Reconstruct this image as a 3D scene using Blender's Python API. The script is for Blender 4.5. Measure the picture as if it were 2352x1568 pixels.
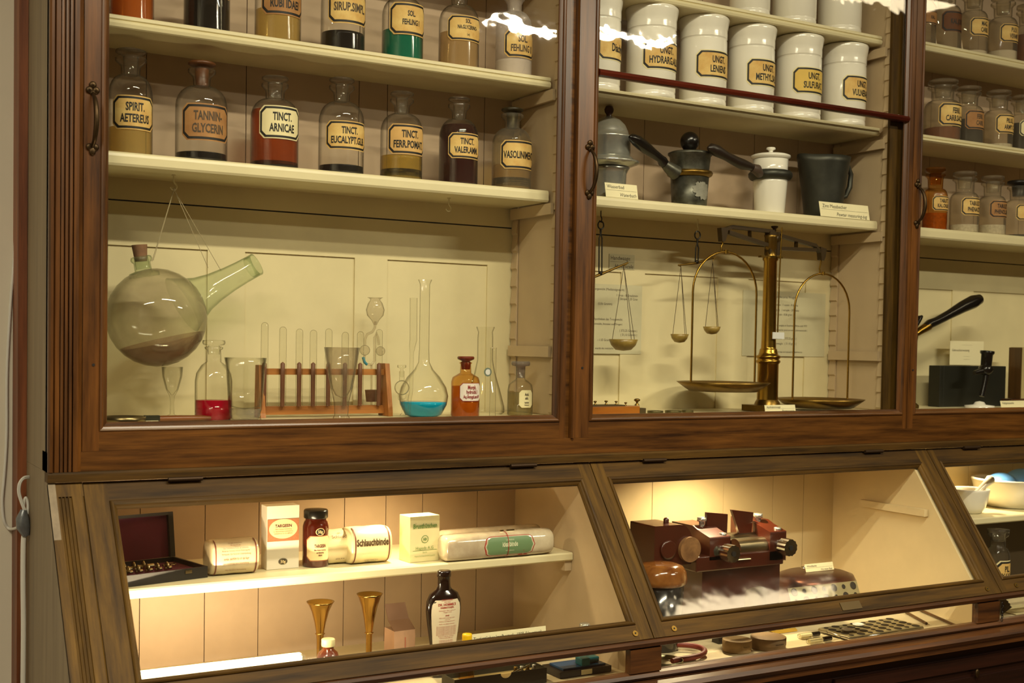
import bpy, math, random
from mathutils import Vector, Matrix
import numpy as np
random.seed(7)
S = bpy.context.scene
for o in list(bpy.data.objects): bpy.data.objects.remove(o)
COL = S.collection
# ------------------------------------------------------------------ camera
CP = np.array([-0.4248, -2.2435, 0.1553]); YAW, PIT, ROL, F = 0.5305, -0.0316, 0.017, 2839.3
OX, OY = 1176+24.8, 784+97.9
_fw = np.array([math.sin(YAW)*math.cos(PIT), math.cos(YAW)*math.cos(PIT), math.sin(PIT)])
_r = np.array([math.cos(YAW), -math.sin(YAW), 0]); _u = np.cross(_r, _fw)
_R = math.cos(ROL)*_r+math.sin(ROL)*_u; _U = -math.sin(ROL)*_r+math.cos(ROL)*_u
cam = bpy.data.objects.new('camera', bpy.data.cameras.new('camera')); COL.objects.link(cam)
mw = Matrix.Identity(4)
for i in range(3):
    mw[i][0], mw[i][1], mw[i][2], mw[i][3] = _R[i], _U[i], -_fw[i], CP[i]
cam.matrix_world = mw
cam.data.sensor_width = 36; cam.data.lens = F/2352*36
cam.data.shift_x = -24.8/2352; cam.data.shift_y = 97.9/2352
cam.data.clip_start = .05; cam.data.clip_end = 60
S.camera = cam
cam.data.dof.use_dof = True; cam.data.dof.focus_distance = 2.65; cam.data.dof.aperture_fstop = 6.3
# ------------------------------------------------------------------ world, lamps, exposure
w = bpy.data.worlds.new('world'); S.world = w; w.use_nodes = True
w.node_tree.nodes['Background'].inputs[0].default_value = (1, .86, .62, 1)
w.node_tree.nodes['Background'].inputs[1].default_value = .25
S.view_settings.view_transform = 'Standard'; S.view_settings.look = 'None'
S.view_settings.gamma = 1; S.view_settings.use_curve_mapping = False
S.view_settings.exposure = 1.12
try: S.cycles.transparent_max_bounces = 40
except Exception: pass
WARM = (1, .89, .65)
def area(name, loc, sx, sy, e, col=WARM, rot=(0, 0, 0)):
    l = bpy.data.lights.new(name, 'AREA'); l.shape = 'RECTANGLE'; l.size = sx; l.size_y = sy; l.energy = e; l.color = col
    o = bpy.data.objects.new(name, l); o.location = loc; o.rotation_euler = rot; COL.objects.link(o); return o
ROOM = [((2.75, -2.66, 1.645), 1.0, .12, 42), ((.75, -1.55, 1.66), 1.2, .07, 32), ((-1.2, -1.9, 1.66), 1.2, .07, 30), ((3.38, -1.525, 1.645), .95, .2, 4)]
for i, (l, a, b, e) in enumerate(ROOM): area('room_tube_light', l, a, b, e, WARM if i < 3 else (1, .8, .5))

# ------------------------------------------------------------------ helpers
def P(px, py, ax, v):
    i = 'XYZ'.index(ax); d = _fw+_R*(px-OX)/F-_U*(py-OY)/F; t = (v-CP[i])/d[i]; return Vector(CP+d*t)
def sc(p):      # metres per photo pixel at a point
    return float((np.array(p)-CP) @ _fw)/F
def lin(h):
    h = h.lstrip('#'); c = [int(h[i:i+2], 16)/255 for i in (0, 2, 4)]
    return tuple(x/12.92 if x <= .04045 else ((x+.055)/1.055)**2.4 for x in c)+(1,)
MC = {}
def mat(name, col, rough=.5, metal=0, noise=0, nscale=30, bump=0, spec=.5, stretch=None, col2=None, coat=0):
    if name in MC: return MC[name]
    m = bpy.data.materials.new(name); m.use_nodes = True; MC[name] = m
    nt = m.node_tree; b = nt.nodes['Principled BSDF']
    b.inputs['Base Color'].default_value = lin(col); b.inputs['Roughness'].default_value = rough
    b.inputs['Metallic'].default_value = metal; b.inputs['Specular IOR Level'].default_value = spec
    if coat: b.inputs['Coat Weight'].default_value = coat; b.inputs['Coat Roughness'].default_value = .15
    if noise or bump or col2:
        tc = nt.nodes.new('ShaderNodeTexCoord'); mp = nt.nodes.new('ShaderNodeMapping'); nz = nt.nodes.new('ShaderNodeTexNoise')
        mp.inputs['Scale'].default_value = stretch or (1, 1, 1)
        nz.inputs['Scale'].default_value = nscale; nz.inputs['Detail'].default_value = 6; nz.inputs['Roughness'].default_value = .65
        nt.links.new(tc.outputs['Object'], mp.inputs[0]); nt.links.new(mp.outputs[0], nz.inputs['Vector'])
        rp = nt.nodes.new('ShaderNodeValToRGB'); rp.color_ramp.elements[0].position = .32; rp.color_ramp.elements[1].position = .68
        c = lin(col); k = noise
        c2 = lin(col2) if col2 else tuple(min(1, x*(1-k)) for x in c[:3])+(1,)
        rp.color_ramp.elements[0].color = c2; rp.color_ramp.elements[1].color = c
        nt.links.new(nz.outputs['Fac'], rp.inputs[0]); nt.links.new(rp.outputs[0], b.inputs['Base Color'])
        if bump:
            bp = nt.nodes.new('ShaderNodeBump'); bp.inputs['Strength'].default_value = bump; bp.inputs['Distance'].default_value = .002
            nt.links.new(nz.outputs['Fac'], bp.inputs['Height']); nt.links.new(bp.outputs[0], b.inputs['Normal'])
    return m
def wood(name, col, col2, axis, rough=.33):
    if name in MC: return MC[name]
    st = {'x': (.06, 1, 1), 'z': (1, 1, .06), 's': (1, .1, .08)}[axis]
    m = mat(name, col, rough, stretch=st, nscale=60, bump=.12, col2=col2)
    nt = m.node_tree; b = nt.nodes['Principled BSDF']
    if rough > .5: b.inputs['Specular IOR Level'].default_value = .2
    n2 = nt.nodes.new('ShaderNodeTexNoise'); n2.inputs['Scale'].default_value = 11; n2.inputs['Detail'].default_value = 4
    tc = [n for n in nt.nodes if n.type == 'TEX_COORD'][0]; rp = [n for n in nt.nodes if n.type == 'VALTORGB'][0]
    nt.links.new([n for n in nt.nodes if n.type == 'MAPPING'][0].outputs[0], n2.inputs['Vector'])
    mx = nt.nodes.new('ShaderNodeMix'); mx.data_type = 'RGBA'; mx.blend_type = 'MULTIPLY'
    r2 = nt.nodes.new('ShaderNodeValToRGB'); r2.color_ramp.elements[0].color = (.45, .42, .38, 1); r2.color_ramp.elements[1].color = (1, 1, 1, 1)
    r2.color_ramp.elements[0].position = .35; r2.color_ramp.elements[1].position = .6
    nt.links.new(n2.outputs['Fac'], r2.inputs[0])
    mx.inputs[0].default_value = .7; nt.links.new(rp.outputs[0], mx.inputs[6]); nt.links.new(r2.outputs[0], mx.inputs[7])
    nt.links.new(mx.outputs[2], b.inputs['Base Color'])
    return m
def glassmat(name, col=(1, 1, 1), edge=(.55, .55, .5), haze=0, hazecol='#b8b0a0', gl=1.0, wave=0, rough=.02):
    """thin-walled glass: clear, darker where seen through its length, Fresnel reflection, optional dust film"""
    if name in MC: return MC[name]
    m = bpy.data.materials.new(name); m.use_nodes = True; MC[name] = m; nt = m.node_tree; nt.nodes.clear()
    N = nt.nodes.new; L = nt.links.new
    out = N('ShaderNodeOutputMaterial'); tr = N('ShaderNodeBsdfTransparent'); g = N('ShaderNodeBsdfGlossy')
    g.inputs['Roughness'].default_value = rough; g.inputs['Color'].default_value = (gl, gl, gl, 1)
    lw = N('ShaderNodeLayerWeight'); lw.inputs['Blend'].default_value = .5
    mr = N('ShaderNodeMapRange'); mr.inputs[1].default_value = .42; mr.inputs[2].default_value = .92
    L(lw.outputs['Facing'], mr.inputs[0])
    cm = N('ShaderNodeMix'); cm.data_type = 'RGBA'; cm.inputs[6].default_value = tuple(col)+(1,); cm.inputs[7].default_value = tuple(edge)+(1,)
    L(mr.outputs[0], cm.inputs[0]); L(cm.outputs[2], tr.inputs[0])
    lf = N('ShaderNodeLayerWeight'); lf.inputs['Blend'].default_value = .5
    pw = N('ShaderNodeMath'); pw.operation = 'POWER'; pw.inputs[1].default_value = 5; L(lf.outputs['Facing'], pw.inputs[0])
    fr = N('ShaderNodeMath'); fr.operation = 'MULTIPLY_ADD'; fr.inputs[1].default_value = .9; fr.inputs[2].default_value = .032; L(pw.outputs[0], fr.inputs[0])
    s1 = N('ShaderNodeMixShader'); L(fr.outputs[0], s1.inputs[0]); L(tr.outputs[0], s1.inputs[1]); L(g.outputs[0], s1.inputs[2])
    res = s1
    if haze:
        d = N('ShaderNodeBsdfDiffuse'); d.inputs[0].default_value = lin(hazecol)
        s2 = N('ShaderNodeMixShader'); L(s1.outputs[0], s2.inputs[1]); L(d.outputs[0], s2.inputs[2])
        nz = N('ShaderNodeTexNoise'); nz.inputs['Scale'].default_value = 18; tc = N('ShaderNodeTexCoord'); L(tc.outputs['Object'], nz.inputs[0])
        m3 = N('ShaderNodeMath'); m3.operation = 'MULTIPLY'; m3.inputs[1].default_value = haze*2; L(nz.outputs[0], m3.inputs[0]); L(m3.outputs[0], s2.inputs[0])
        res = s2
    if wave:
        nz = N('ShaderNodeTexNoise'); nz.inputs['Scale'].default_value = 16; nz.inputs['Detail'].default_value = 2; tc = N('ShaderNodeTexCoord'); L(tc.outputs['Object'], nz.inputs[0])
        bp = N('ShaderNodeBump'); bp.inputs['Strength'].default_value = 1; bp.inputs['Distance'].default_value = wave
        L(nz.outputs[0], bp.inputs['Height']); L(bp.outputs[0], g.inputs['Normal'])
    L(res.outputs[0], out.inputs[0]); return m
def liquid(name, col, tr=.4, tint=None):
    if name in MC: return MC[name]
    m = bpy.data.materials.new(name); m.use_nodes = True; MC[name] = m; nt = m.node_tree
    b = nt.nodes['Principled BSDF']; b.inputs['Base Color'].default_value = lin(col); b.inputs['Roughness'].default_value = .08
    t = nt.nodes.new('ShaderNodeBsdfTransparent'); c = lin(tint or col); k = max(c[:3]); t.inputs[0].default_value = tuple((x/k)**.6 for x in c[:3])+(1,)
    mx = nt.nodes.new('ShaderNodeMixShader'); mx.inputs[0].default_value = tr
    nt.links.new(b.outputs[0], mx.inputs[1]); nt.links.new(t.outputs[0], mx.inputs[2]); nt.links.new(mx.outputs[0], nt.nodes['Material Output'].inputs[0])
    return m
def emis(name, col, s):
    m = bpy.data.materials.new(name); m.use_nodes = True; b = m.node_tree.nodes['Principled BSDF']
    b.inputs['Base Color'].default_value = (.8, .8, .8, 1); b.inputs['Emission Color'].default_value = tuple(col)+(1,); b.inputs['Emission Strength'].default_value = s
    return m
_TX = {}
def textmesh(s, bold):
    k = (s, bold)
    if k in _TX: return _TX[k]
    c = bpy.data.curves.new('t', 'FONT'); c.body = s; c.size = 1; c.resolution_u = 2; c.offset = .028 if bold else 0
    c.align_x = 'CENTER'
    o = bpy.data.objects.new('t', c); COL.objects.link(o)
    dg = bpy.context.evaluated_depsgraph_get(); me = bpy.data.meshes.new_from_object(o.evaluated_get(dg))
    vs = [(v.co.x, v.co.y) for v in me.vertices]; fs = [tuple(p.vertices) for p in me.polygons]
    bpy.data.objects.remove(o); bpy.data.curves.remove(c); bpy.data.meshes.remove(me)
    _TX[k] = (vs, fs); return _TX[k]
class MB:
    def __init__(s): s.v = []; s.f = []; s.m = []; s.s = []
    def add(s, vs, fs, mi=0, sm=False, T=None):
        n = len(s.v)
        for p in vs:
            p = Vector(p); s.v.append(tuple(T @ p) if T is not None else tuple(p))
        for f in fs: s.f.append(tuple(i+n for i in f)); s.m.append(mi); s.s.append(sm)
        return s
    def box(s, x0, x1, y0, y1, z0, z1, mi=0, T=None):
        vs = [(x, y, z) for x in (x0, x1) for y in (y0, y1) for z in (z0, z1)]
        return s.add(vs, [(0, 1, 3, 2), (4, 6, 7, 5), (0, 4, 5, 1), (2, 3, 7, 6), (0, 2, 6, 4), (1, 5, 7, 3)], mi, False, T)
    def lathe(s, prof, seg=32, mi=0, T=None, sx=1, sy=1, sm=True, cap=True):
        vs = []; fs = []; n = len(prof)
        for r, z in prof:
            for k in range(seg):
                a = 2*math.pi*k/seg; vs.append((r*math.cos(a)*sx, r*math.sin(a)*sy, z))
        for i in range(n-1):
            for k in range(seg):
                k2 = (k+1) % seg; fs.append((i*seg+k, i*seg+k2, (i+1)*seg+k2, (i+1)*seg+k))
        s.add(vs, fs, mi, sm, T)
        if cap:
            for i in (0, n-1):
                if prof[i][0] > 1e-5: s.add([vs[i*seg+k] for k in range(seg)], [tuple(range(seg)) if i else tuple(range(seg))[::-1]], mi, False, T)
        return s
    def sphere(s, c, r, mi=0, sz=1, seg=24, T=None, sx=1, sy=1):
        pr = [(max(1e-6, r*math.sin(math.pi*i/14)), -r*sz*math.cos(math.pi*i/14)) for i in range(15)]
        M = Matrix.Translation(c); M = T @ M if T is not None else M
        return s.lathe(pr, seg, mi, M, sx, sy)
    def cyl(s, a, b, r, r2=None, mi=0, seg=20, cap=True):
        a = Vector(a); b = Vector(b); d = b-a; L = d.length
        M = Matrix.Translation(a) @ d.to_track_quat('Z', 'Y').to_matrix().to_4x4()
        return s.lathe([(r, 0), (r if r2 is None else r2, L)], seg, mi, M, cap=cap)
    def along(s, a, b, prof, mi=0, seg=20, cap=True):   # lathe profile with z in 0..1 along a->b
        a = Vector(a); b = Vector(b); d = b-a; L = d.length
        M = Matrix.Translation(a) @ d.to_track_quat('Z', 'Y').to_matrix().to_4x4()
        return s.lathe([(r, z*L) for r, z in prof], seg, mi, M, cap=cap)
    def tube(s, pts, r, mi=0, seg=8, closed=False, flat=None):
        pts = [Vector(p) for p in pts]; n = len(pts); rr = r if isinstance(r, (list, tuple)) else [r]*n
        vs = []; fs = []; up = None
        for i in range(n):
            a = pts[(i-1) % n] if (closed or i > 0) else pts[i]; b = pts[(i+1) % n] if (closed or i < n-1) else pts[i]
            t = (b-a).normalized()
            if up is None: up = Vector((0, 0, 1)) if abs(t.z) < .9 else Vector((1, 0, 0))
            up = (up-t*up.dot(t)).normalized(); sd = t.cross(up)
            for k in range(seg):
                an = 2*math.pi*k/seg; vs.append(pts[i]+(up*math.cos(an)*(flat or 1)+sd*math.sin(an))*rr[i])
        for i in range(n if closed else n-1):
            j = (i+1) % n
            for k in range(seg):
                k2 = (k+1) % seg; fs.append((i*seg+k, i*seg+k2, j*seg+k2, j*seg+k))
        s.add(vs, fs, mi, True)
        if not closed:
            s.add(vs[:seg], [tuple(range(seg))[::-1]], mi); s.add(vs[-seg:], [tuple(range(seg))], mi)
        return s
    def prism(s, poly, x0, x1, mi=0, axis='x', T=None, sm=False):
        """poly of (a,b) extruded: axis x -> (x,a,b); axis y -> (a,y,b); axis z -> (a,b,z)"""
        def q(a, b, t): return {'x': (t, a, b), 'y': (a, t, b), 'z': (a, b, t)}[axis]
        n = len(poly); vs = [q(a, b, x0) for a, b in poly]+[q(a, b, x1) for a, b in poly]
        s.add(vs, [(i, (i+1) % n, (i+1) % n+n, i+n) for i in range(n)], mi, sm, T)
        return s.add(vs, [tuple(range(n))[::-1], tuple(range(n, 2*n))], mi, False, T)
    def sweep(s, x0, x1, z0, z1, prof, mi=0, T=None, mh=None):
        """moulding round a rectangle; prof (inset, y)"""
        vs = []; n = len(prof)
        for d, y in prof: vs += [(x0+d, y, z0+d), (x1-d, y, z0+d), (x1-d, y, z1-d), (x0+d, y, z1-d)]
        for i in range(n-1):
            for k in range(4):
                k2 = (k+1) % 4
                s.add([vs[i*4+k], vs[i*4+k2], vs[i*4+4+k2], vs[i*4+4+k]], [(0, 1, 2, 3)], (mh if (mh is not None and k in (0, 2)) else mi), False, T)
        return s
    def rectframe(s, x0, x1, z0, z1, a, b, c, d, y0, y1, mi=0, mh=None, T=None):
        """stiles a (left), b (right), rails c (bottom), d (top)"""
        mh = mi if mh is None else mh
        s.box(x0, x0+a, y0, y1, z0, z1, mi, T); s.box(x1-b, x1, y0, y1, z0, z1, mi, T)
        s.box(x0+a, x1-b, y0, y1, z0, z0+c, mh, T); return s.box(x0+a, x1-b, y0, y1, z1-d, z1, mh, T)
    def text(s, t, u, v, h, mi, fn, wmax=None, sx=.8, bold=False, shear=0, align='c'):
        vs, fs = textmesh(t, bold)
        if not vs: return s
        k = h/.72; mn = min(p[0] for p in vs); mxx = max(p[0] for p in vs); wd = (mxx-mn)*k*sx
        if wmax and wd > wmax: sx *= wmax/wd; wd = wmax
        off = {'c': -(mn+mxx)/2*k*sx, 'l': -mn*k*sx, 'r': -mxx*k*sx}[align]
        return s.add([fn(u+off+x*k*sx+y*k*shear, v+y*k) for x, y in vs], fs, mi)
    def build(s, name, mats, parent=None, label=None, cat=None, group=None, kind=None, bevel=0, loc=None):
        me = bpy.data.meshes.new(name); me.from_pydata(s.v, [], s.f)
        for m in (mats if isinstance(mats, (list, tuple)) else [mats]): me.materials.append(m)
        me.polygons.foreach_set('material_index', s.m); me.polygons.foreach_set('use_smooth', s.s); me.update()
        o = bpy.data.objects.new(name, me); COL.objects.link(o)
        if parent: o.parent = parent
        if loc: o.location = loc
        if label: o['label'] = label
        if cat: o['category'] = cat
        if group: o['group'] = group
        if kind: o['kind'] = kind
        if bevel:
            b = o.modifiers.new('bevel', 'BEVEL'); b.width = bevel; b.segments = 2; b.limit_method = 'ANGLE'; b.angle_limit = .7
        return o
def thing(name, label, cat, loc=(0, 0, 0), rz=0, group=None):
    o = bpy.data.objects.new(name, None); COL.objects.link(o); o.location = loc; o.rotation_euler = (0, 0, rz)
    o.empty_display_size = .02; o['label'] = label; o['category'] = cat
    if group: o['group'] = group
    return o
# ------------------------------------------------------------------ materials
WV = wood('wood_v', '#6e441a', '#321b06', 'z'); WH = wood('wood_h', '#6c4419', '#2e1805', 'x')
WD = wood('wood_dark_h', '#5e3816', '#2c1708', 'x', .42); WR = wood('wood_red', '#5e2414', '#3a120a', 'x', .25)
OV = wood('olive_v', '#664a16', '#352306', 's', .6); OH = wood('olive_h', '#5c4114', '#2f1f05', 'x', .6)
TRIM = wood('trim_wood', '#8a4f2a', '#5a2e14', 'z', .5)
GREY = mat('grey_side_paint', '#85765c', .6, stretch=(1, 1, .05), nscale=40, col2='#6a5c46')
BEIGE = mat('beige_paint', '#c2ab88', .55, noise=.12, nscale=6, bump=.05)
PINK = mat('pinkish_plank_paint', '#bda488', .6, noise=.14, nscale=7, bump=.05)
CREAM = mat('cream_board_paint', '#e0d3a6', .6, noise=.10, nscale=8, bump=.04)
SHELF = mat('shelf_paint', '#e0d5ac', .35, noise=.07, nscale=10)
DGAP = mat('dark_gap', '#14100c', .9)
IRON = mat('aged_bronze', '#44331c', .4, .8, noise=.4, nscale=60, bump=.3)
DARK = mat('dark_base_wood', '#2a130b', .35, col2='#160a06', stretch=(.06, 1, 1), nscale=50)
PANE = glassmat('window_glass', (.97, .975, .965), (.9, .93, .9), wave=.00015)
PANE2 = glassmat('old_window_glass', (.97, .975, .965), (.9, .93, .9), wave=.0005)
GL = glassmat('bottle_glass', (.96, .96, .94), (.22, .21, .17), haze=.025)
GLC = glassmat('clear_lab_glass', (.97, .97, .95), (.28, .27, .2))
GLG = glassmat('green_flask_glass', (.94, .93, .88), (.48, .48, .36), haze=.26, hazecol='#a89878')
GLT = glassmat('green_spout_glass', (.90, .94, .86), (.42, .5, .36), haze=.07, hazecol='#a8b08a')
GLD = glassmat('dusty_glass', (.94, .92, .88), (.36, .34, .28), haze=.11, hazecol='#a89a84')
GLA = glassmat('amber_glass', (.88, .66, .34), (.45, .22, .05))
GLB = glassmat('brown_glass', (.5, .2, .05), (.15, .04, .01))
PAPER = mat('yellowed_paper', '#e4c67c', .7, noise=.2, nscale=25, col2='#c99a50')
PAPERL = mat('pale_paper', '#ece0ae', .7, noise=.1, nscale=25)
PAPERB = mat('browned_paper', '#b98a52', .7, noise=.35, nscale=18, col2='#97683a')
INK = mat('black_ink', '#15130f', .6)
INKF = mat('faded_ink', '#4e4030', .7)
CARD = mat('card', '#ece2b8', .7)
SHEET = mat('printed_sheet', '#cfc8a4', .8, noise=.12, nscale=15)
PORC = mat('white_porcelain', '#e9e4d6', .16, coat=.4)
PEW = mat('pewter', '#c8c8be', .24, .75, noise=.2, nscale=40)
PEWD = mat('dark_pewter', '#4a4a42', .45, .7, noise=.35, nscale=25)
PEWX = mat('tarnished_pewter', '#77776c', .4, .8, col2='#3c3a30', nscale=22)
BLK = mat('black_wood', '#14100e', .22)
BRS = mat('brass', '#b08a3a', .25, 1, noise=.25, nscale=20)
BRSD = mat('dark_brass', '#8a6c30', .35, .9, noise=.3, nscale=30)
CHR = mat('chrome', '#c8c4b8', .15, 1)
CORK = mat('cork', '#8a6446', .8, noise=.3, nscale=120)
STRING = mat('string', '#a89a78', .9)
WHITE = mat('white_plastic', '#d8d8d4', .4)
# ------------------------------------------------------------------ room
ZF, ZC = -1.25, 1.72
def struct(name, b, m): return b.build(name, m, kind='structure')
struct('wall_back', MB().box(-2.4, 7.6, .285, .36, ZF, ZC), mat('wall_paint', '#cfc8b6', .8, noise=.05, nscale=5))
struct('wall_left', MB().box(-2.5, -2.4, -4.3, .36, ZF, ZC), MC['wall_paint'])
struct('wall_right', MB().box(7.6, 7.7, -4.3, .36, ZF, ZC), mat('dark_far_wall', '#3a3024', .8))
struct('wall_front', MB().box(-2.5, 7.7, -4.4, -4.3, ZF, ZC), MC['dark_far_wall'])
struct('floor', MB().box(-2.5, 7.7, -4.4, .36, ZF-.1, ZF), wood('floor_wood', '#6a4628', '#402815', 'x', .4))
struct('ceiling', MB().box(-2.5, 7.7, -4.4, .36, ZC, ZC+.1), mat('ceiling_paint', '#a89c84', .8))
for i, (l, a, b, e) in enumerate(ROOM):
    t = thing('ceiling_light', ['white tube light fitting on ceiling, far right one seen as streak in glass', 'white tube light fitting on ceiling before the left door', 'white tube light fitting on ceiling left behind the camera', 'white tube light fitting on ceiling at right, near the cabinet'][i], 'ceiling light', (l[0], l[1], ZC), group='room tube lights')
    MB().box(-a/2, a/2, -.05, .05, -.05, 0).build('housing', WHITE, t)
# trim strip between cabinet side and wall, and side casing
struct('trim_1', MB().box(-.0715, -.0555, .22, .2845, ZF, 1.4), TRIM)
# ------------------------------------------------------------------ upper glazed cabinet
XL = -.055; XR = 3.10; ZT = 1.36; YB = .232
cab = thing('glazed_wall_cabinet', 'tall brown wooden wall cabinet with three glazed doors above the slanted display', 'cabinet')
MB().box(XL, -.043, .006, .22, -.078, ZT).build('side_panel', GREY, cab, label='grey brown painted side panel')
# fluted pilaster
fl = [(XL, .006), (XL, -.004), (-.052, -.008), (-.0475, -.008), (-.046, -.002), (-.044, -.006), (-.037, -.006), (-.0365, 0)]
x = -.0362
for k in range(3): fl += [(x, .0), (x+.001, -.0055), (x+.0035, -.0065), (x+.0055, -.0055), (x+.0068, 0)]; x += .0071
fl += [(-.0145, 0), (-.014, -.006), (-.006, -.006), (-.0035, -.003), (-.001, -.001), (.0015, .001), (.0015, .02), (XL, .02)]
MB().prism(fl, -.078, ZT, axis='z').build('pilaster', WV, cab, label='fluted pilaster')
b = MB()
b.box(XL, XR, .0, .05, -.078, -.0435); b.box(XL, XR, .0, .24, ZT-.03, ZT); b.box(3.06, XR, 0, .2, -.0435, ZT-.03)
b.box(.9985, 1.012, .008, .022, -.0435, ZT-.03); b.prism([(1.0125, -.001), (1.0145, -.006), (1.0185, -.006), (1.0205, -.001), (1.0205, .02), (1.0125, .02)], -.0435, ZT-.03, axis='z', mi=1)
b.build('face_frame', [WH, WV], cab)
CAS = [(-.04, .994), (1.03, 1.99), (2.06, 3.05)]
MB().box(-.04, 3.06, .012+.012, YB+.012, -.035, .002).build('cabinet_bottom', SHELF, cab)
for k, (xa, xb) in enumerate(((.995, 1.029), (1.991, 2.059))):
    b = MB(); b.box(xa, xb, .032, YB, .002, ZT-.03); b.build('partition', BEIGE, cab, label='painted partition', bevel=.003)
MB().box(1.978, 2.037, .0235, .0315, .002, ZT-.03).build('door_stop', OV, cab)
# backs: planks above, cream board below, each bay a part
def planks(name, x0, x1, z0, z1, gaps, m, par, yb=YB):
    b = MB(); b.box(x0, x1, yb+.006, yb+.012, z0, z1, 1); xs = [x0]+sorted(gaps)+[x1]
    for p, q in zip(xs, xs[1:]): b.box(p+(.0009 if p > x0 else 0), q-(.0009 if q < x1 else 0), yb, yb+.006, z0, z1, 0)
    return b.build(name, [m, DGAP], par)
gp = [[.163, .363, .610, .676, .915], [1.19, 1.36, 1.53, 1.71, 1.86], [2.2, 2.36, 2.55, 2.75, 2.9]]
for k, (xa, xb) in enumerate(CAS):
    planks('plank_back', xa, xb, .470, ZT-.03, gp[k], PINK, cab)
    b = MB(); b.box(xa, xb, YB+.004, YB+.011, .002, .4215, 0); b.box(xa, xb, YB+.0085, YB+.0115, .4215, .4245, 1); b.box(xa, xb, YB, YB+.0115, .4245, .4698, 0)
    # raised framing with recessed panels
    pn = [[(.05, .287), (.364, .605), (.681, .929)], [(1.16, 1.30), (1.37, 1.60), (1.70, 1.90)], [(2.10, 2.17), (2.25, 2.47), (2.56, 2.8)]][k]
    xs = [xa]+[v for p in pn for v in p]+[xb]
    for i in range(0, len(xs), 2): b.box(xs[i], xs[i+1], YB, YB+.004, .002, .336, 0)
    b.box(xa, xb, YB, YB+.004, .336, .4215, 0)
    b.build('panelled_back', [CREAM, DGAP], cab)
# ratchet strips and shelf cleats
for k, xf in enumerate((.994, 1.99)):
    for (ya, yb2, nm) in ((.036, .05, 'f'), (.205, .225, 'b')):
        b = MB(); pts = []; z = .01
        b2 = [(0, .002)]
        while z < 1.25:
            b2 += [(-.006, z), (-.0015, z+.038) if nm == 'f' else (-.002, z+.036)]; z += .04
        b2 += [(0, 1.26)]
        poly = [(xf+p-.0002, q) for p, q in b2]
        b.prism(poly, ya, yb2+.004, axis='y'); b.build('ratchet_strip', BEIGE, cab)
    for zc in ([.71, .465, .155] if k == 0 else [.935, .70, .463, .155]):
        MB().box(xf-.014, xf-.0065, .045, .222, zc-.025, zc-.0015).build('shelf_cleat', BEIGE, cab)
def shelf(xa, xb, zt, th, beaded, par=cab, y0=.062, y1=YB, m=SHELF):
    if beaded: pr = [(y1, zt), (y0+.002, zt), (y0, zt-.002), (y0, zt-.007), (y0+.003, zt-.0085), (y0, zt-.0105), (y0-.002, zt-.015), (y0, zt-th+.002), (y0+.003, zt-th), (y1, zt-th)]
    else: pr = [(y1, zt), (y0+.004, zt), (y0+.001, zt-.003), (y0, zt-.008), (y0, zt-th+.004), (y0+.003, zt-th), (y1, zt-th)]
    return MB().prism(pr, xa, xb, axis='x').build('shelf', m, par)
Z2, Z1 = .492, .736
shelf(-.04, .985, Z2, .025, False); shelf(-.04, .985, Z1, .023, True); shelf(-.04, .985, .985, .023, True)
M3, M2, M1 = .4906, .7296, .964
shelf(1.031, 1.981, M3, .0236, False); shelf(1.031, 1.981, M2, .020, True); shelf(1.031, 1.981, M1, .022, True)
K3, K2, K1 = .4856, .7299, .9735
shelf(2.061, 3.05, K3, .0276, False); shelf(2.061, 3.05, K2, .018, True); shelf(2.061, 3.05, K1, .024, True)
# doors
MP = [(0, 0), (.001, -.003), (.004, -.0045), (.007, -.003), (.0085, .0005), (.012, .0035), (.014, .0055), (.015, .008)]
def pull(par, x, zc):
    h = MB(); z1, z0 = zc+.052, zc-.052
    for dx, dz in ((0, .006), (-.0055, -.003), (.0055, -.003)): h.sphere((x+dx, -.002, z1+dz), .0062, sy=.45, seg=14)
    h.sphere((x, -.002, z1-.008), .005, sy=.5, seg=12)
    for dx, dz in ((-.0048, .003), (.0048, .003)): h.sphere((x+dx, -.002, z0+dz), .0062, sy=.45, seg=14)
    h.sphere((x, -.002, z0-.004), .0058, sz=1.3, sy=.45, seg=14)
    for dx, dz in ((0, .006), (-.0055, -.003), (.0055, -.003)): h.sphere((x+dx, -.0045, z1+dz), .0018, seg=8)
    pts = [(x, -.003, z1-.008)]+[(x+.002*math.sin(math.pi*t/10), -.005-.02*math.sin(math.pi*t/10)**.6, z1-.01-(z1-z0-.014)*t/10) for t in range(1, 10)]+[(x, -.003, z0+.004)]
    h.tube(pts, [.0028]+[.0034+.0012*math.sin(math.pi*t/10) for t in range(1, 10)]+[.0032], seg=10)
    return h.build('pull_handle', IRON, par, label='aged bronze pull handle')
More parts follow.
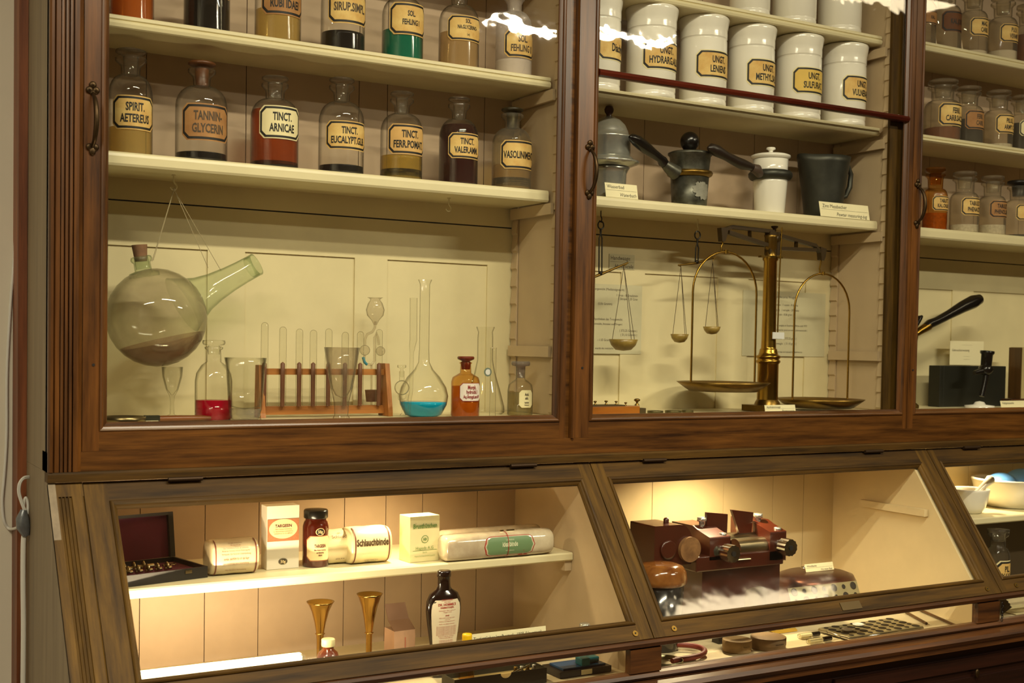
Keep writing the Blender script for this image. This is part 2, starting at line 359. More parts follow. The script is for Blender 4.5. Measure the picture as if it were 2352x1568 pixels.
def door(x0, x1, a, bb, munt=None, hx=None):
    z0, z1 = -.0432, ZT-.031
    d = MB(); d.rectframe(x0, x1, z0, z1, a, bb, .0352, .05, 0, .022, 0, 1)
    d.sweep(x0+a, x1-bb, z0+.0352, z1-.05, MP, 0, None, 1)
    o = d.build('door', [WV, WH], cab, label='glazed door with moulded wooden frame')
    tl = .008 if x0 < 1 else 0
    MB().prism([(.008-tl*.3, z0+.036), (.011-tl*.3, z0+.036), (.011+tl*.7, z1-.051), (.008+tl*.7, z1-.051)], x0+a+.001, x1-bb-.001, axis='x').build('glass_pane', PANE2 if x0 < 2 else PANE, o)
    if munt: MB().prism([(-.001, munt-.008), (-.006, munt-.006), (-.009, munt), (-.006, munt+.006), (-.001, munt+.008), (.0075, munt+.008), (.0075, munt-.008)], x0+a+.009, x1-bb-.009, axis='x').build('glazing_bar', WR, o, label='dark red glazing bar')
    if hx: pull(o, hx, .535)
    k = MB(); k.cyl((x0+.018, -.0002, .108), (x0+.018, -.0012, .108), .0025, seg=12, mi=0); k.build('screw', DGAP, o)
    return o
door(.0025, .9975, .028, .0140, None, .0165); door(1.0215, 2.0375, .037, .014, .7465, 1.049); door(2.0395, 3.058, .022, .03, None, 2.057)

# ------------------------------------------------------------------ slanted display counter
desk = thing('slanted_display_counter', 'brown wooden display counter with three slanted glass lids under the wall cabinet', 'display counter')
TH = math.atan2(.252, .339); ZS = -.096
TS = Matrix.Translation((0, 0, ZS)) @ Matrix.Rotation(-TH, 4, 'X'); LL = .416
def spt(x, d, n=0): return TS @ Vector((x, -n, -d))
FZ = -.512; YD = .265
sidep = [(.22, -.0785), (.0, -.0785), (-.004, -.096), (-.243, -.425), (-.243, FZ-.02), (.22, FZ-.02)]
MB().prism(sidep, XL, -.043, axis='x').build('side_panel', GREY, desk, label='grey brown painted side panel')
b = MB(); b.prism([(.02, -.0785), (-.006, -.0785), (-.009, -.082), (-.009, -.0955), (.02, -.0955)], XL-.001, XR, axis='x')
b.build('top_rail', OH, desk)
# fluted slanted end board
fl = [(XL, .006), (XL, -.002), (-.041, -.002)]
x = -.040
for k in range(4): fl += [(x, -.002), (x+.001, .001), (x+.0025, .0015), (x+.004, .001), (x+.005, -.002)]; x += .0058
fl += [(.0, -.002), (.002, .0), (.002, .006)]
b = MB(); b.prism(fl, -LL, -.03, axis='z', T=TS); b.box(XL, .002, -.002, .006, -.03, -.002, 0, TS); b.build('fluted_end_board', OV, desk)
lidx = [(.0035, 1.061), (1.0635, 2.112), (2.1145, 3.10)]
LM = [(0, 0), (.0008, -.003), (.003, -.0048), (.0065, -.0035), (.008, 0), (.0105, .002), (.0125, .005), (.013, .009)]
lids = []
for k, (x0, x1) in enumerate(lidx):
    L_, R_ = [(.040, .032), (.030, .042), (.021, .03)][k]
    d = MB(); d.rectframe(x0, x1, -LL, -.001, L_, R_, .032, .040, 0, .016, 0, 1, TS)
    d.sweep(x0+L_, x1-R_, -LL+.032, -.041, LM, 0, TS, 1)
    o = d.build('lid', [OV, OH], desk, label='slanted glazed lid')
    MB().box(x0+L_+.001, x1-R_-.001, .009, .012, -LL+.033, -.042, 0, TS).build('glass_pane', [PANE, glassmat('lid_glass', (.97, .975, .965), (.9, .93, .9), wave=.0005, rough=.06), PANE][k], o)
    for xc in [(.18, .89), (1.231, 1.914), (2.277, 2.95)][k]:
        h = MB(); h.cyl((xc-.031, -.0105, -.0975), (xc+.031, -.0105, -.0975), .0042, seg=10)
        h.build('hinge', mat('hinge_iron', '#3a2a1a', .5, .7), o, label='dark iron hinge')
    for xc in [(1.021,), (1.118, 2.069), (2.176,)][k]:
        h = MB(); c = spt(xc, .402, .0002); c2 = spt(xc, .402, .0022); h.cyl(c, c2, .0062, seg=16); h.cyl(c2, spt(xc, .402, .0028), .0018, mi=1, seg=8)
        h.build('lock_rosette', [BRSD, DGAP], o, label='small brass lock rosette')
    if k == 1: MB().box(1.585, 1.645, -.0018, -.0001, -.41, -.391, 0, TS).build('metal_plate', mat('old_plate', '#5a4a2c', .4, .6), o, label='small blank metal plate')
# lower strip with small windows
b = MB()
b.prism([(-.254, -.4315), (-.259, -.436), (-.255, -.444), (-.246, -.448), (-.232, -.448), (-.232, -.4315)], XL, XR, axis='x')
b.prism([(-.232, -.51), (-.2535, -.51), (-.2565, -.505), (-.252, -.499), (-.244, -.496), (-.232, -.496)], XL, XR, axis='x')
for xa, xb in ((XL, .03), (1.003, 1.079), (2.025, 2.103), (3.05, XR)): b.box(xa, xb, -.252, -.234, -.496, -.448, 1)
b.build('window_strip', [WD, WD], desk)
for xa, xb in ((.031, 1.002), (1.08, 2.024), (2.104, 3.049)): MB().box(xa, xb, -.243, -.240, -.4955, -.4485).build('glass_pane', PANE, desk)
b = MB(); b.prism([(.2, -.512), (-.262, -.512), (-.276, -.517), (-.281, -.525), (-.276, -.534), (-.272, -.538), (-.272, -.548), (.2, -.548)], XL, XR, axis='x')
b.build('ledge', WD, desk)
b = MB(); b.box(XL, XR, -.245, .2, ZF, -.5485, 0)
for i in range(4):
    xa = .0+i*.78; b.rectframe(xa, xa+.74, -.86, -.575, .03, .03, .03, .03, -.253, -.2455, 0); b.box(xa+.05, xa+.69, -.251, -.2455, -.81, -.625, 0)
b.build('base_cupboard', DARK, desk)
kn = P(2240, 1545, 'Y', -.25)
MB().sphere((kn.x, -.256, kn.z), .007, sy=.6, sz=1.6).build('key_plate', IRON, desk, label='small bronze key plate')
# interior
for k, (xa, xb) in enumerate(((-.043, 1.031), (1.048, 2.050), (2.067, 3.09))):
    planks('plank_back', xa, xb, FZ, -.0785, [[.165, .296, .41, .602, .70, .79, .93], [1.09, 1.31, 1.43, 1.66, 1.83, 1.94], [2.28, 2.42, 2.6, 2.8, 2.97]][k], PINK if k == 0 else mat('warm_cream_paint', '#dcc79a', .6, noise=.1, nscale=8), desk, YD)
inn = [(YD, -.0785), (.004, -.0785), (.006, -.110), (-.222, -.42), (-.229, -.4315), (-.229, FZ), (YD, FZ)]
for k, xa in enumerate((1.0312, 2.0502)): MB().prism(inn, xa, xa+.0165, axis='x').build('partition', [BEIGE, MC['warm_cream_paint']][k], desk, label='painted partition')
MB().box(-.043, 3.09, -.229, YD, FZ-.0, -.5125+.004).build('counter_floor', mat('counter_floor_paint', '#d8c8a0', .5, noise=.1, nscale=10), desk)
MB().box(-.043, 3.09, .021, YD+.012, -.0783, -.0785+.03).build('counter_top_board', BEIGE, desk)
FZ = -.508
SZ = -.294
MB().prism([(YD, SZ), (.011, SZ), (.008, SZ-.003), (.008, SZ-.015), (.011, SZ-.018), (YD, SZ-.018)], -.042, 1.0295, axis='x').build('shelf', SHELF, desk)
MB().box(1.014, 1.0305, .015, .24, SZ-.040, SZ-.0185).build('shelf_cleat', BEIGE, desk)
MB().box(2.035, 2.0495, -.07, .15, -.262, -.244).build('shelf_cleat', MC['warm_cream_paint'], desk)
S3 = -.290
MB().prism([(YD, S3), (-.002, S3), (-.005, S3-.003), (-.005, S3-.015), (-.002, S3-.018), (YD, S3-.018)], 2.0675, 3.08, axis='x').build('shelf', SHELF, desk)
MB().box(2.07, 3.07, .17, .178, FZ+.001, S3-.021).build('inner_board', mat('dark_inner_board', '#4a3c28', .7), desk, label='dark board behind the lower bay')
# lamps inside the counter: small warm spot fittings under the top board, one tube batten at the lid foot
def spot(x, y, z, e, lab, size=110, tgt=None, col=(1, .79, .46)):
    t = thing('cabinet_spotlight', lab, 'spotlight', (x, y, z), group='small lamps inside the display counter')
    b = MB(); b.lathe([(.02, 0), (.02, -.006), (.016, -.008)], 20, cap=False); b.lathe([(.02, 0), (1e-5, 0)], 20); b.build('housing', WHITE, t)
    MB().lathe([(.015, -.0075), (.015, -.0065)], 20).build('lens', emis('lens_glow', (1, .75, .4), 6), t)
    l = bpy.data.lights.new('spot', 'SPOT'); l.energy = e; l.color = col; l.spot_size = math.radians(size); l.spot_blend = .8; l.shadow_soft_size = .012
    o = bpy.data.objects.new('spot_lamp', l); COL.objects.link(o); o.location = (x, y, z-.012)
    d = Vector(tgt or (x, y, z-1))-Vector((x, y, z)); o.rotation_euler = d.to_track_quat('-Z', 'Y').to_euler()
spot(.64, .07, -.079, 3.4, 'small round lamp under the top board above the bandage packets', 160, (.63, .06, -.3))
spot(1.50, .08, -.079, 9, 'small round lamp under the top board above the roller machine', 160, (1.52, .05, -.4))
spot(2.5, .14, -.079, 3.2, 'small round lamp under the top board above the mortars', 130, (2.42, .08, -.3))
pa, pb = P(318, 1556, 'Y', -.165), P(692, 1504, 'Y', -.165)
t = thing('strip_lamp', 'white glowing strip lamp lying along the foot of the left lid', 'lamp', (pa.x, -.165, pa.z))
Lb = pb.x-pa.x
MB().box(0, Lb, -.004, .006, -.006, .005).build('diffuser', emis('strip_glow', (1, .84, .5), 3.2), t)
MB().box(0, Lb+.004, .0065, .02, -.012, .006).build('housing', WHITE, t)
MB().box(Lb+.0005, Lb+.006, -.004, .006, -.006, .005).build('end_cap', glassmat('cap_plastic', (.9, .88, .8), (.6, .55, .45), haze=.3), t, label='translucent end cap')
for bx in (.02, Lb-.06): MB().box(bx, bx+.04, .002, .028, FZ+.0005-pa.z, -.0125).build('bracket', WHITE, t)
area('strip_lamp_light', (pa.x+Lb/2, -.16, pa.z+.012), Lb, .02, 2.3, (1, .8, .5), (math.radians(125), 0, 0))

# ------------------------------------------------------------------ apothecary bottles
def patch(b, R, cx_w, h, ins, ch, off, mi, z, n=20):
    """label patch wrapped on a cylinder, octagonal corners"""
    w2, h2 = cx_w/2-ins, h/2-ins; us = sorted(set([-w2, w2, -w2+ch, w2-ch]+[-w2+2*w2*i/n for i in range(n+1)]))
    vs = []
    for u in us:
        d = max(0, abs(u)-(w2-ch)); t = h2-d
        a = u/R
        for v in (-t, t): vs.append(((R+off)*math.sin(a), -(R+off)*math.cos(a), z+v))
    b.add(vs, [(2*i, 2*i+2, 2*i+3, 2*i+1) for i in range(len(us)-1)], mi, True)
def label(par, R, z, w_, h, lines, paper, ink=INK, name='paper_label', th=.11, border=True, edge=PAPERL, lab=None):
    b = MB(); ch = h*.16
    patch(b, R, w_, h, 0, ch, .0003, 2, z)
    if border: patch(b, R, w_, h, h*.035, ch, .0006, 1, z); patch(b, R, w_, h, h*.10, ch*.85, .0009, 0, z)
    else: patch(b, R, w_, h, h*.03, ch, .0006, 0, z)
    rr = R+.0013
    for i, ln in enumerate(lines):
        tx, hh, vv = ln[:3]; uo = ln[3] if len(ln) > 3 else 0
        b.text(tx, uo*w_, z+(vv-.5*hh)*h, hh*h, 3, lambda u, v: (rr*math.sin(u/R), -rr*math.cos(u/R), v), wmax=w_*.84, sx=.56, bold=True)
    return b.build(name, [paper, INK, edge, ink], par, label=lab)
def L1(t): return [(t, .25, 0)]
def L2(a, c): return [(a, .245, .18), (c, .245, -.16)]
def bottle(name, lab, px, wpx, zb, ybase, ytop, Y, glass=GL, hs=.55, hn=.755, hl=.93, rn=.40, rl=.56, stop='disc', layers=(), text=None,
           lw=2.2, lh=1.2, lz=.36, paper=PAPER, ink=INK, group=None, yaw=0, z_off=None, stopm=None, border=True, edge=None, nline=0):
    c = P(px, ybase, 'Y', Y); k = sc((c.x, Y, zb)); R = wpx*k/2; H = (ybase-ytop)*k
    t = thing(name, lab, 'bottle', (c.x, Y, zb+.0004), yaw, group)
    n = [(R*.93, 0), (R*.985, R*.04), (R, R*.12), (R, H*hs)]
    for i in range(1, 7):
        a = math.pi/2*i/6; n.append((R*rn+(R-R*rn)*math.cos(a), H*hs+(hn-hs)*H*math.sin(a)))
    n += [(R*rn*.97, H*(hn+.015)), (R*rn, H*(hl-.09)), (R*rl*.86, H*(hl-.055)), (R*rl, H*(hl-.04)), (R*rl*1.02, H*(hl-.015)), (R*rl*.93, H*hl)]
    MB().lathe(n, 40, cap=False).lathe([(1e-5, 0), (R*.93, 0)], 40, cap=False).build('glass_body', glass, t)
    if stop:
        s = MB(); sr = R*rn*.8
        if stop == 'disc': s.lathe([(sr*.85, H*(hl-.17)), (sr, H*(hl+.003)), (sr*.8, H*(hl+.012)), (R*rl*.8, H*(hl+.025)), (R*rl*.99, H*(hl+.04)), (R*rl*.99, H*.99), (R*rl*.85, H), (1e-5, H)], 28)
        s.build('stopper', stopm or glass, t)
    for nm, z0, z1, m in layers:
        MB().lathe([(R*.93, max(z0*H, .0012)), (R*.965, max(z0*H, .0012)+.001)]+[(min(R*.965, (R*rn+(R-R*rn)*math.cos(math.asin(min(1, max(0, (q-hs)/(hn-hs)))))) *.965 if q > hs else R*.965), q*H) for q in np.linspace(z0+.03, z1, 8) if q*H > .004]+[(1e-5, z1*H)], 36).build(nm, m, t)
    if text: label(t, R, lz*H, R*lw, R*lh, text, paper, ink, border=border, edge=edge or paper)
    return t
def lq(k, c, tr, tint=None): return liquid('liquid_'+k, c, tr, tint)
YS = .122
G1 = 'apothecary bottles on the upper shelves of the left bay'
bk = lq('black', '#0c0808', .0)
pay = lq('pale_yellow', '#b8a060', .6); amr = lq('amber_red', '#8a380a', .4, '#e07828'); org = lq('orange', '#b05a10', .4, '#e08830')
drk = lq('dark_red', '#2c0805', .12, '#802010'); grn = lq('teal', '#006850', .12, '#20b090'); yel = lq('yellow_oil', '#a88c3c', .5)
og = lq('dark_olive', '#1a1a0c', .1); pwd = mat('white_powder', '#d9cdbd', .9, noise=.1, nscale=80, bump=.3); mlk = lq('cloudy', '#b09468', .45)
bottle('stoppered_bottle', 'clear bottle labelled SPIRIT. AETEREUS, leftmost on the middle shelf', 299, 99, Z2, 350, 107, YS, hs=.56, hn=.76, layers=[('liquid', 0, .26, pay)], text=L2('SPIRIT.', 'AETEREUS'), lz=.385, lh=1.55, group=G1, rn=.44, rl=.70)
bottle('stoppered_bottle', 'clear bottle with stained brown label GLYCERIN and black dregs', 462, 117, Z2, 367, 137, YS, layers=[('dregs', .0, .085, bk)], text=L2('TANNIN-', 'GLYCERIN'), paper=PAPERB, ink=INKF, lz=.37, lh=1.42, lw=2.15, group=G1, rn=.34, rl=.53, stopm=mat('stained_stopper', '#5a3418', .4))
bottle('stoppered_bottle', 'bottle of orange red tincture labelled TINCT. ARNICAE', 630, 109, Z2, 383, 172, YS, layers=[('liquid', 0, .63, amr), ('sediment', .0, .07, bk)], text=L2('TINCT.', 'ARNICAE'), paper=PAPERL, edge=PAPERL, lz=.475, lh=1.36, lw=2.0, group=G1, stopm=GL)
bottle('stoppered_bottle', 'nearly empty bottle labelled TINCT. EUCALYPT.GLB.', 783, 104, Z2, 398, 177, YS, layers=[('dregs', 0, .09, bk)], text=L2('TINCT.', 'EUCALYPT.GLB.'), lz=.385, lh=1.24, lw=2.2, group=G1, rn=.36)
bottle('stoppered_bottle', 'bottle labelled TINCT. FERR.POMAT. with black sediment band', 921, 97, Z2, 411, 209, YS, layers=[('liquid', 0, .27, yel), ('dregs', .03, .115, bk)], text=L2('TINCT.', 'FERR.POMAT.'), lz=.44, lh=1.4, lw=2.2, group=G1, rn=.36, paper=mat('tan_paper', '#dcb06a', .7, noise=.2, nscale=20))
bottle('stoppered_bottle', 'bottle of dark red brown tincture labelled TINCT. VALER.AMM.', 1052, 90, Z2, 421, 220, YS, layers=[('liquid', 0, .68, drk)], text=L2('TINCT.', 'VALER.AMM.'), lz=.43, lh=1.28, lw=2.05, group=G1, rn=.37)
bottle('stoppered_bottle', 'small bottle labelled VASOLINIMENT., rightmost on the middle shelf', 1174, 91, Z2, 431, 243, YS, layers=[('liquid', 0, .3, mlk), ('dregs', .03, .14, og)], text=L1('VASOLINIMENT.'), lz=.41, lh=1.42, lw=2.2, group=G1, rn=.37, glass=glassmat('yellowish_glass', (.86, .8, .6), (.4, .35, .2), haze=.1), stopm=mat('dark_stopper', '#2c2412', .4))
G0 = 'apothecary bottles on the top visible shelf of the left bay'
bottle('stoppered_bottle', 'bottle full of orange liquid at the upper left corner', 303, 98, Z1, 38, -190, YS, layers=[('liquid', 0, .5, org)], group=G0)
bottle('stoppered_bottle', 'bottle of black liquid between the orange and RUBI IDAEI bottles', 475, 104, Z1, 66, -140, YS, layers=[('liquid', 0, .5, bk)], text=[('SIRUP.', .19, .17)], lz=.54, lh=1.3, group=G0)
bottle('stoppered_bottle', 'cloudy yellow bottle labelled RUBI IDAEI', 638, 105, Z1, 88, -120, YS, layers=[('liquid', 0, .36, pay)], text=L2('SIRUP.', 'RUBI IDAEI'), paper=PAPERB, lz=.46, lh=1.45, group=G0)
bottle('stoppered_bottle', 'bottle labelled SIRUP.SIMPL. with black syrup below', 787, 101, Z1, 112, -95, YS, layers=[('dregs', 0, .215, bk)], text=L1('SIRUP.SIMPL.'), ink=INKF, lz=.47, lh=1.5, group=G0)
bottle('stoppered_bottle', 'bottle of teal green solution labelled SOL. FEHLING I', 924, 95, Z1, 132, -60, YS, layers=[('liquid', 0, .36, grn)], text=[('SOL.', .17, .17), ('FEHLING I', .17, -.10)], lz=.47, lh=1.52, group=G0)
bottle('stoppered_bottle', 'cloudy bottle labelled SOL. NA.GLYCERINO behind the light streak', 1053, 93, Z1, 150, -45, YS, layers=[('liquid', 0, .42, mlk)], text=[('SOL.', .16, .28), ('NA.GLYCERINO-', .15, .04), ('1+1', .11, -.26)], lz=.45, lh=1.22, lw=2.1, group=G0)
bottle('stoppered_bottle', 'bottle of white powder, rightmost on the top shelf of the left bay', 1179, 84, Z1, 170, -30, YS, layers=[('powder', 0, .19, pwd)], text=L2('SOL.', 'FEHLING II'), paper=PAPER, ink=INKF, lz=.36, lh=1.5, lw=2.1, group=G0, glass=glassmat('crusted_glass', (.92, .9, .88), (.5, .48, .44), haze=.3, hazecol='#d0c4b8'))
# right bay bottles
G3 = 'bottles on the shelves of the right bay'
KG = glassmat('wide_bottle_glass', (.9, .87, .78), (.3, .26, .16), haze=.10)
def wb(lab, px, wpx, zb, yb, yt, tx, layers=(), **k):
    k.setdefault('rn', .62); k.setdefault('rl', .82); k.setdefault('glass', KG); k.setdefault('lw', 2.1); k.setdefault('lh', 1.0); k.setdefault('lz', .40)
    return bottle('wide_neck_bottle', lab, px, wpx, zb, yb, yt, .115, hs=.52, hn=.66, hl=.90, layers=layers, text=tx, group=G3, **k)
rst = mat('rust_powder', '#7a4318', .8, noise=.3, nscale=90); pil = mat('white_pills', '#ddd2bc', .7, noise=.3, nscale=150, bump=.8); blp = mat('dark_powder', '#2c2418', .8); tab = mat('orange_tablets', '#a8601c', .6, noise=.4, nscale=120, bump=.6)
wb('bottle with dark brown label KAL, top shelf of right bay', 2172, 66, K1, 106, -50, L1('KAL.JOD.'), paper=mat('dark_paper', '#6a3c14', .7, noise=.3, nscale=20), lw=2.3, lh=1.4)
wb('bottle labelled MAG. CARB. with a little white powder', 2233, 66, K1, 120, -35, L2('MAG.', 'CARB.'), layers=[('powder', 0, .06, pwd)], lh=1.25)
wb('bottle labelled PULV. VERMIF. holding pale powder', 2301, 66, K1, 132, -20, L2('PULV.', 'VERMIF.'), ink=INKF, layers=[('powder', 0, .15, pwd)], lh=1.25)
wb('brown bottle at the top right edge', 2358, 62, K1, 142, 0, L1('PULV.'), paper=PAPERB, layers=[('powder', 0, .5, rst)])
wb('half hidden bottle behind the stile of the right door, top shelf', 2118, 60, K1, 96, -60, L1('KAL.'), paper=PAPERB, lw=2.6)
wb('bottle labelled FERR. CARB.SACC., middle shelf of right bay', 2163, 82, K2, 313, 174, L2('FERR.', 'CARB.SACC.'), layers=[('powder', 0, .2, rst)], lh=1.25, rn=.6)
wb('bottle labelled FERR. CARB. with a brownish label', 2222, 68, K2, 322, 190, L2('FERR.', 'CARB.'), paper=PAPERB, ink=INKF, layers=[('powder', 0, .42, blp)], lh=1.25)
wb('bottle labelled PILUL. ARMY with few pills', 2291, 66, K2, 333, 200, L2('PILUL.', 'ARMY C.'), layers=[('pills', 0, .07, pil)], lh=1.3)
wb('bottle of dark contents at the right edge, middle shelf', 2345, 60, K2, 341, 212, L2('PIL.', 'SODAE'), paper=PAPERL, layers=[('powder', 0, .5, blp)], lh=1.2)
wb('brown bottle of orange tablets labelled TABLETT. KAL.CHLOR., lower shelf of right bay', 2146, 56, K3, 521, 377, L2('TABLETT.', 'KAL.CHLOR.'), glass=GLA, layers=[('tablets', 0, .27, tab)], lz=.42, lh=1.2)
wb('bottle of white tablets labelled TABULET. PHENACET.', 2213, 65, K3, 527, 387, L2('TABULET.', 'PHENACET.'), layers=[('tablets', 0, .13, pil)], lz=.42, lh=1.25, paper=PAPER)
wb('bottle of white pills labelled TABULET. PHEROL.', 2277, 62, K3, 533, 397, L2('TABULET.', 'PHENOL.SAL.'), layers=[('pills', 0, .17, pil)], lz=.43, lh=1.25, paper=PAPERB)
wb('bottle labelled PU at the right edge of the lower shelf', 2337, 62, K3, 538, 407, L1('PULV.'), layers=[('powder', 0, .05, blp)], lz=.43, lh=1.15, stopm=mat('black_stopper', '#16120e', .4))
# ------------------------------------------------------------------ porcelain jars
def jar(lab, px, wpx, zb, yb, yt, tx, yaw=0, lz=.44, paper=PAPER, grp='white porcelain jars on the shelf behind the glazing bar'):
    Y = .124; c = P(px, yb, 'Y', Y); k = sc((c.x, Y, zb)); R = wpx*k/2; H = (yb-yt)*k
    t = thing('porcelain_jar', lab, 'jar', (c.x, Y, zb+.0004), yaw, grp)
    b = MB(); b.lathe([(R*.92, 0), (R*.96, H*.01), (R*.96, H*.06), (R*.945, H*.065), (R*.945, H*.08), (R*.96, H*.085), (R*.97, H*.45), (R*.965, H*.72), (R*.95, H*.725), (R*.945, H*.74), (R*.97, H*.75)], 48)
    b.build('body', PORC, t)
    MB().lathe([(R*.965, H*.752), (R*.97, H*.80), (R*.965, H*.84), (R*.985, H*.86), (R*1.03, H*.93), (R*1.045, H*.955), (R*1.02, H*.975), (R*.9, H*.99), (1e-5, H)], 48).build('lid', PORC, t)
    if tx: label(t, R*.97, lz*H, R*2.0, R*1.12, tx, paper)
    return t
jar('white jar half hidden by the stile, its label ending in achylo', 1372, 108, M2, 200, -22, [('Diachylon', .30, .0, .08)], .42)
jar('white jar labelled UNGT. HYDRARG.AL. under the light streak', 1494, 118, M2, 222, 8, L2('UNGT.', 'HYDRARG.ALB.'), .05)
jar('white jar with cracked rim labelled UNGT. LENIENS', 1613, 112, M2, 240, 33, L2('UNGT.', 'LENIENS'), .05)
jar('white jar labelled UNGT. METHYL.S.', 1723, 110, M2, 256, 56, L2('UNGT.', 'METHYL.SAL.'), .13)
jar('white jar labelled UNGT. SULFURAT. with a yellow label', 1832, 107, M2, 272, 78, L2('UNGT.', 'SULFURAT.'), .02, paper=mat('yellow_paper', '#e0bc5c', .7, noise=.1))
jar('white jar labelled UNGT. VULNERAR., rightmost beside the partition', 1936, 103, M2, 287, 98, L2('UNGT.', 'VULNERAR.'), .18)
GU = 'white porcelain jars at the top edge of the middle bay'
jar('white jar at the top edge of the photo, left of three', 1722, 96, M1, 21, -170, None, grp=GU)
jar('white jar at the top edge of the photo, middle of three', 1824, 104, M1, 42, -150, None, grp=GU)
jar('white jar at the top edge with a label bottom showing, rightmost of three', 1928, 102, M1, 62, -130, [('UNGT.', .2, .2)], .15, grp=GU, lz=.52)

# ------------------------------------------------------------------ left bay, lower: laboratory glass
F0 = .0024
def base(px, Y, z=F0):
    c = P(px, 950, 'Y', Y); return c.x, sc((c.x, Y, z))
# hanging round flask with spout
Yf = .128
fc = P(360, 729, 'Y', Yf); k = sc(fc); R = 113*k
t = thing('round_flask', 'large dusty green glass flask with wide spout and cork, hung on string', 'flask', tuple(fc))
def pf(px, py, y=0): q = P(px, py, 'Y', Yf+y); return q-fc
nd = (pf(330, 618)-Vector((0, 0, 0))).normalized()
b = MB(); b.sphere((0, 0, 0), R, seg=56)
b.build('glass_bulb', GLG, t)
n0, n1 = pf(331, 630), pf(323, 588)
b = MB(); b.along(n0, n1, [(R*.30, -.15), (R*.31, 0), (R*.285, .12), (R*.17, .2), (R*.165, .62), (R*.20, .72), (R*.215, .82), (R*.20, .95), (R*.16, 1.0), (R*.14, .95), (R*.14, .3)], seg=28, cap=False)
b.build('neck', GLT, t, label='thick green ringed neck')
MB().along(pf(324, 600), pf(320, 562), [(R*.12, 0), (R*.155, 1)], seg=20).build('cork', CORK, t)
a0, a1 = pf(418, 700), pf(589, 607)
MB().along(a0, a1, [(R*.62, 0), (R*.50, .12), (R*.38, .26), (R*.31, .42), (R*.265, .62), (R*.245, .8), (R*.24, .98), (R*.25, 1), (R*.22, 1), (R*.22, .9)], seg=32, cap=False).build('spout', GLT, t, label='wide green tinted spout')
pr = [(R*.985*math.sin(math.radians(a)), -R*.985*math.cos(math.radians(a))) for a in range(1, 62, 5)]
resm = glassmat('residue', (.85, .75, .68), (.5, .35, .28), haze=.38, hazecol='#7a4a38', gl=0)
Mr = Matrix.Rotation(math.radians(-14), 4, 'Y')
MB().lathe(pr, 40, T=Mr, cap=False).build('residue', resm, t, label='reddish brown dried residue')
# string + hooks
hk = P(399, 412, 'Y', .13)
t = thing('cup_hook', 'white hook under the middle shelf holding the flask string', 'hook', (hk.x, .13, Z2-.0252), group='hooks under the shelf of the left bay')
def hook(t, m=mat('painted_hook', '#cfc39a', .5), r=.006):
    pts = [(0, 0, 0), (0, 0, -.012)]+[(r*math.sin(a)*1.0, 0, -.02-r*(1-math.cos(a))+.004) for a in [.5+i*.5 for i in range(9)]]
    MB().tube(pts, .0016, seg=8).build('wire', m, t); MB().lathe([(.004, 0), (.004, -.0015)], 12).build('collar', m, t)
hook(t)
h2 = P(1031, 460, 'Y', .13)
t = thing('cup_hook', 'empty white hook under the shelf at the right of the left bay', 'hook', (h2.x, .13, Z2-.0252), group='hooks under the shelf of the left bay'); hook(t)
ht = Vector((hk.x+.001, .13, Z2-.0252-.027))
t = thing('string', 'thin string from shelf hook down to the hanging flask', 'string', tuple(ht))
for (px, py, dy) in ((352, 598, .0), (349, 600, .01), (478, 615, .0), (508, 622, .01)):
    e = P(px, py, 'Y', .13+dy); MB().tube([Vector((0, dy*.2, 0)), e-ht], .0006, seg=5).build('strand', STRING, t)
MB().sphere((0, 0, 0), .0035, seg=10).build('knot', STRING, t)
def vessel(name, lab, cat, px, Y, prof, m, ytop, ybase=None, group=None, seg=36):
    """prof (half width px, y px) from base up"""
    x, k = base(px, Y); yb = prof[0][1]
    t = thing(name, lab, cat, (x, Y, F0), 0, group)
    pr = [(max(1e-5, r*k), (yb-y)*k) for r, y in prof]
    MB().lathe(pr, seg, cap=False).build('glass_body', m, t); return t, k
vessel('wine_glass', 'slender stemmed measuring glass standing under the hanging flask', 'glass', 395, .17, [(0, 950), (20, 950), (19, 947), (5, 942), (4, 915), (6, 900), (14, 885), (22, 855), (24, 833), (22, 833), (20, 855), (12, 885), (3, 897), (0, 898)], GLC, 833)
t, k = vessel('stoppered_bottle', 'clear bottle half filled with bright red liquid', 'bottle', 490, .095, [(38, 957), (42, 953), (42, 868), (39, 850), (28, 832), (17, 824), (16, 797), (20, 795), (21, 791), (16, 789)], GLC, 789)
MB().lathe([(38*k, .001), (40.5*k, .004), (40.5*k, 45*k), (1e-5, 45*k)], 36).build('red_liquid', lq('red', '#a80026', .3, '#d80030'), t)
MB().lathe([(13*k, 150*k), (15*k, 166*k), (12*k, 170*k), (24*k, 172*k), (26*k, 176*k), (25*k, 182*k), (1e-5, 183*k)], 28).build('stopper', GLC, t)
t, k = vessel('beaker', 'footed glass beaker with pouring lip beside the red bottle', 'beaker', 563, .047, [(34, 958), (38, 955), (32, 948), (38, 930), (41, 880), (44, 835), (48, 813), (46, 813), (42, 835), (39, 880), (36, 925), (0, 932)], GLC, 811)
MB().lathe([(30*k, 3*k), (35*k, 14*k), (35*k, 28*k), (1e-5, 26*k)], 30).build('thick_base', glassmat('frosted_base', (.9, .88, .82), (.5, .48, .4), haze=.22), t, label='cloudy thick base')
